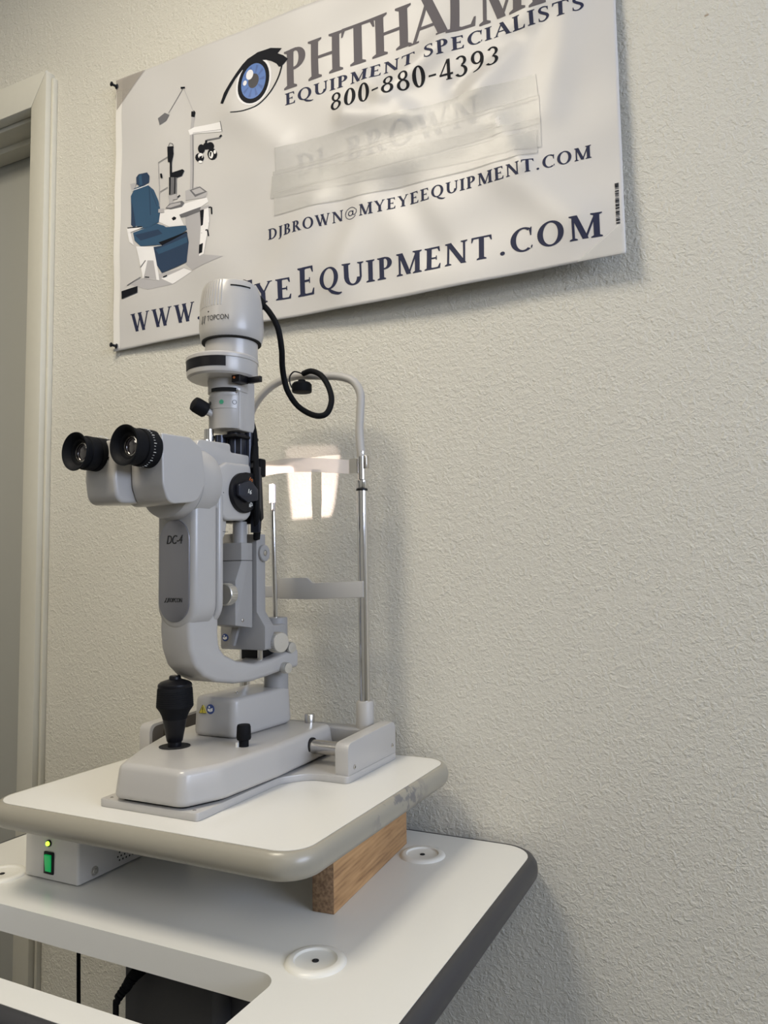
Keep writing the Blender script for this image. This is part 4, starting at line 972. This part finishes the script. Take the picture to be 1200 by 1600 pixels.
# eye logo
def z2(x, y): return ray2b(330 + x / 4.444, 40 + y / 4.444)
def ray2b(px, py):
    r = ray(px, py); r = r * (1.104 / r.y); return (r.x, r.z)
def ell(cx, cz, rx, rz, n=32, rot=0): return [(cx + rx * math.cos(2 * PI * i / n), cz + rz * math.sin(2 * PI * i / n)) for i in range(n)]
inks = [M['ink_black'], mat('blue_ink', (0.06, 0.15, 0.42), .45), mat('pale_ink', (0.72, 0.72, 0.74), .45), mat('deep_blue_ink', (0.04, 0.10, 0.30), .45), mat('dark_pupil_ink', (0.02, 0.02, 0.03), .45)]
b = MB()
flat(b, ell(-.7935, .911, .0395, .0475), .0004, 2)
flat(b, [z2(*p) for p in [(70, 545), (92, 470), (130, 400), (180, 320), (215, 270), (250, 230), (320, 182), (410, 152), (490, 155), (462, 168), (432, 180), (500, 205), (535, 232), (490, 282), (470, 285), (452, 262), (415, 243), (380, 235), (330, 238), (270, 262), (215, 310), (170, 370), (128, 450), (90, 550)]], .0005, 0)
flat(b, ell(-.7935, .9105, .0350, .0435), .0006, 0)
flat(b, ell(-.7935, .9110, .0272, .0350), .0007, 1)
for i in range(10):
    a = 2 * PI * i / 10; c = (-.7935, .911); flat(b, [(c[0] + .013 * math.cos(a - .08), c[1] + .016 * math.sin(a - .08)), (c[0] + .025 * math.cos(a - .11), c[1] + .032 * math.sin(a - .11)), (c[0] + .025 * math.cos(a + .11), c[1] + .032 * math.sin(a + .11)), (c[0] + .013 * math.cos(a + .08), c[1] + .016 * math.sin(a + .08))], .00075, 3)
flat(b, ell(-.7935, .9115, .0118, .0145), .0008, 4)
flat(b, ell(-.8025, .9265, .0080, .0100), .0009, 2); flat(b, ell(-.8125, .9125, .0042, .0052), .0009, 2)
lo = [(490, 280), (470, 350), (430, 430), (380, 500), (320, 560), (250, 595), (200, 608), (145, 612)]
P_ = [Vector(z2(*p)) for p in lo]; Pc = catmull(P_, 4); prev = None
for i, p in enumerate(Pc):
    tg = (Pc[min(i + 1, len(Pc) - 1)] - Pc[max(i - 1, 0)]).normalized(); nn = Vector((-tg.y, tg.x)); wd = .0034 * (1 - .6 * i / len(Pc))
    q = (p + nn * wd / 2, p - nn * wd / 2)
    if prev: flat(b, [tuple(prev[0]), tuple(q[0]), tuple(q[1]), tuple(prev[1])], .00055, 0)
    prev = q
obj('eye_logo', b, inks, bn)
# exam chair picture
def z7(x, y): return ray2b(180 + x / 4.445, 120 + y / 4.444)
pk = [M['ink_black'], mat('chair_blue', (0.025, 0.075, 0.145), .45), mat('chair_dark_blue', (0.015, 0.038, 0.085), .45), mat('picture_white', (0.80, 0.79, 0.79), .45), mat('picture_grey', (0.42, 0.41, 0.42), .45), mat('picture_dark_grey', (0.13, 0.13, 0.14), .45)]
b = MB(); lv = [.0004]
def pic(pts, mi, sm_=False):
    lv[0] += .000012
    q = [z7(*p) for p in pts]
    if sm_: q = smooth2(q, 3)
    flat(b, q, lv[0], mi)
def pline(x0, y0, x1, y1, wd, mi):
    d = Vector((x1 - x0, y1 - y0)); n = Vector((-d.y, d.x)).normalized() * wd / 2
    pic([(x0 + n.x, y0 + n.y), (x1 + n.x, y1 + n.y), (x1 - n.x, y1 - n.y), (x0 - n.x, y0 - n.y)], mi)
pic([(90, 1440), (200, 1395), (480, 1325), (540, 1350), (400, 1440), (230, 1480)], 4); pic([(320, 1400), (480, 1330), (540, 1352), (400, 1438)], 3)
pic([(490, 1300), (630, 1240), (760, 1250), (640, 1300), (540, 1345)], 4)
pic([(490, 940), (655, 890), (660, 1000), (628, 1240), (500, 1300)], 4); pic([(600, 930), (650, 910), (655, 1000), (625, 1235), (592, 1250)], 3)
pic([(592, 930), (620, 922), (612, 1030), (598, 1040)], 0); pic([(590, 1170), (618, 1158), (614, 1225), (590, 1235)], 0)
pline(670, 905, 672, 955, 10, 0); pline(650, 910, 668, 905, 9, 0); pline(630, 1068, 645, 1064, 9, 0); pline(645, 1064, 655, 1110, 10, 0)
pic([(270, 960), (350, 925), (500, 880), (640, 840), (650, 870), (600, 905), (450, 965), (480, 1032), (380, 1042), (290, 1000)], 3)
pic([(450, 960), (600, 905), (590, 940), (500, 975), (460, 980)], 5); pic([(395, 985), (412, 972), (428, 980), (425, 992), (405, 1000)], 0)
pic([(490, 795), (570, 762), (645, 800), (630, 840), (495, 862)], 4); pic([(520, 790), (590, 763), (642, 800), (560, 838)], 5); pic([(535, 792), (590, 772), (625, 798), (562, 820)], 4)
pline(533, 400, 534, 780, 24, 4); pline(541, 270, 530, 400, 22, 4); pline(540, 400, 542, 780, 5, 5)
pic([(526, 240), (545, 232), (556, 245), (550, 280), (526, 276)], 0); pline(455, 78, 485, 76, 14, 0)
pline(470, 82, 370, 250, 3, 5); pline(476, 82, 540, 240, 5, 4)
pic([(298, 290), (345, 250), (376, 264), (355, 305), (310, 336)], 5)
pic([(508, 372), (550, 350), (735, 318), (742, 382), (560, 395), (520, 405)], 3); pline(540, 392, 740, 368, 5, 4); pline(735, 312, 745, 380, 5, 5); pline(725, 420, 740, 405, 12, 0)
pline(635, 440, 730, 422, 9, 5); pline(632, 440, 628, 480, 14, 0)
for (cx_, cy_, rx_, ry_) in [(598, 500, 24, 32), (660, 480, 26, 28), (632, 480, 22, 24), (585, 560, 30, 32), (672, 535, 34, 40)]: pic([(cx_ + rx_ * math.cos(i * PI / 6), cy_ + ry_ * math.sin(i * PI / 6)) for i in range(12)], 0)
for (cx_, cy_, rx_, ry_) in [(592, 548, 17, 20), (664, 540, 15, 26), (590, 590, 14, 10), (690, 520, 9, 14)]: pic([(cx_ + rx_ * math.cos(i * PI / 5), cy_ + ry_ * math.sin(i * PI / 5)) for i in range(10)], 3)
pic([(582, 555), (604, 545), (600, 570), (585, 572)], 0); pic([(655, 520), (668, 522), (662, 555), (655, 548)], 0)
# chair
pic([(108, 830), (135, 775), (180, 755), (228, 752), (268, 785), (300, 860), (316, 930), (305, 1010), (230, 1045), (150, 1062), (112, 1030)], 1)
pic([(112, 860), (130, 950), (150, 1062), (112, 1030)], 2); pline(250, 790, 290, 900, 4, 2); pline(235, 760, 245, 960, 5, 2)
pic([(148, 700), (165, 678), (225, 666), (241, 690), (236, 735), (175, 764), (148, 745)], 2); pic([(165, 690), (185, 680), (190, 750), (170, 755)], 1)
pic([(105, 745), (150, 735), (140, 770), (115, 790)], 4); pline(118, 790, 230, 750, 5, 3)
pic([(128, 1085), (290, 1020), (340, 1035), (350, 1046), (495, 1035), (503, 1062), (440, 1105), (310, 1165), (180, 1178), (140, 1140)], 1)
pic([(300, 1150), (500, 1075), (505, 1092), (440, 1120), (330, 1175)], 0); pic([(140, 1100), (300, 1060), (330, 1090), (180, 1140)], 2)
pic([(150, 1180), (268, 1180), (300, 1355), (310, 1415), (195, 1400), (215, 1270), (200, 1230)], 3); pic([(225, 1275), (265, 1275), (290, 1410), (200, 1400)], 4)
pic([(266, 1182), (320, 1172), (500, 1082), (514, 1150), (500, 1288), (450, 1310), (325, 1362), (290, 1310)], 2); pic([(280, 1200), (500, 1110), (505, 1150), (300, 1230)], 1)
pic([(85, 1055), (150, 1040), (195, 1046), (110, 1082), (135, 1175), (105, 1150), (92, 1090)], 3); pline(88, 1052, 190, 1042, 8, 0)
pline(178, 1325, 212, 1275, 7, 5); pic([(46, 1490), (160, 1455), (160, 1500), (48, 1545)], 0); pline(85, 1450, 180, 1392, 5, 5); pline(210, 1392, 240, 1394, 8, 0); pline(335, 1392, 362, 1380, 8, 0)
# small slit lamp in the picture
pic([(368, 490), (408, 485), (412, 540), (398, 600), (372, 595)], 0); pline(392, 590, 390, 700, 14, 0); pic([(392, 670), (470, 643), (482, 652), (465, 690), (400, 712)], 0)
pic([(376, 700), (430, 700), (424, 780), (430, 825), (376, 825), (384, 780)], 5); pline(384, 700, 382, 820, 10, 0); pline(418, 700, 416, 815, 8, 0)
pic([(370, 830), (430, 815), (438, 850), (378, 862)], 4); pline(392, 850, 392, 885, 30, 4); pline(438, 840, 455, 825, 8, 0)
pic([(352, 915), (380, 885), (470, 865), (488, 880), (470, 905), (390, 922)], 5); pic([(360, 910), (390, 888), (460, 875), (462, 890), (390, 912)], 4)
pline(306, 600, 308, 900, 3, 4); pline(306, 600, 372, 560, 4, 5); pline(312, 800, 368, 768, 4, 5); pline(322, 675, 326, 705, 14, 0); pic([(302, 920), (340, 915), (345, 945), (302, 945)], 4)
pline(375, 490, 385, 464, 3, 0); pline(385, 464, 404, 468, 3, 0); pline(404, 468, 412, 500, 3, 0)
obj('chair_picture', b, pk, bn)
# bar code
b = MB(); z = .4965
while z < .5575:
    hgt = random.choice([.0006, .0010, .0016]); strip(b, (-.1575, z), (-.1520, z), hgt, .0006, 2); z += hgt + random.choice([.0006, .0009, .0014])
obj('bar_code', b, M['ink_black'], bn)
# tape over the name lines
def sheet(b, q, off, n=26, m2=10):
    rows_ = []
    for j in range(m2 + 1):
        rw = []
        for i in range(n + 1):
            s, t = i / n, j / m2
            x = (q[0][0] * (1 - s) + q[1][0] * s) * (1 - t) + (q[3][0] * (1 - s) + q[2][0] * s) * t
            z = (q[0][1] * (1 - s) + q[1][1] * s) * (1 - t) + (q[3][1] * (1 - s) + q[2][1] * s) * t
            rw.append(b.bm.verts.new(BP(x, z, off)))
        rows_.append(rw)
    for j in range(m2):
        for i in range(n): b.bm.faces.new((rows_[j][i], rows_[j][i + 1], rows_[j + 1][i + 1], rows_[j + 1][i]))
for k_, q in enumerate([[(-.746, .718), (-.264, .717), (-.267, .757), (-.744, .766)], [(-.753, .680), (-.262, .678), (-.263, .722), (-.750, .724)], [(-.757, .676), (-.262, .640), (-.262, .685), (-.752, .716)], [(-.748, .642), (-.268, .632), (-.268, .668), (-.748, .684)]]):
    b = MB(); sheet(b, q, .0010 + .0003 * k_); ts = obj('tape_strip', b, M['tape'], bn, 60)
    b = MB()
    for a_, c_ in ((0, 1), (1, 2), (3, 0), (2, 3)): strip(b, q[a_], q[c_], .0005, .0011 + .0003 * k_, 24)
    obj('tape_edge', b, M['tape_edge'], ts)
b = MB(); flat(b, [(BX0 + .001, BZ1 - .001), (BX0 + .078, BZ1 - .001), (BX0 + .003, BZ1 - .066)], .0012, 0); obj('corner_tape', b, M['corner_tape'], bn)
b = MB(); flat(b, [(BX1 - .001, BZ0 + .001), (BX1 - .001, BZ0 + .05), (BX1 - .07, BZ0 + .001)], .0012, 0); M['ct2'] = mat('clear_tape', (.75, .74, .70), .1, alpha=.35); obj('corner_tape', b, M['ct2'], bn)
# push pins
for (px, py, lb) in [(183.5, 136, 'black push pin at the upper left corner of the banner'), (182, 541, 'black push pin at the lower left corner of the banner')]:
    x, z = ray2b(px, py); p = BP(x, z, .001); p.y = BY - by(x, z) - .0012
    t = thing('push_pin', lb, 'push pin', p, 'black push pins on the banner'); d_ = Vector((-.45, -1, .12)).normalized()
    b = MB(); b.lathe([(.0052, 0), (.0052, .0018), (.0028, .003), (.0024, .008), (.0046, .0105), (.0048, .0125), (.003, .0138), (.0005, .014)], p, d_, 16); obj('head', b, M['black'], t)
    b = MB(); b.cyl(p, (p.x, D + .004, p.z), .0005, seg=8); obj('needle', b, M['steel'], t)
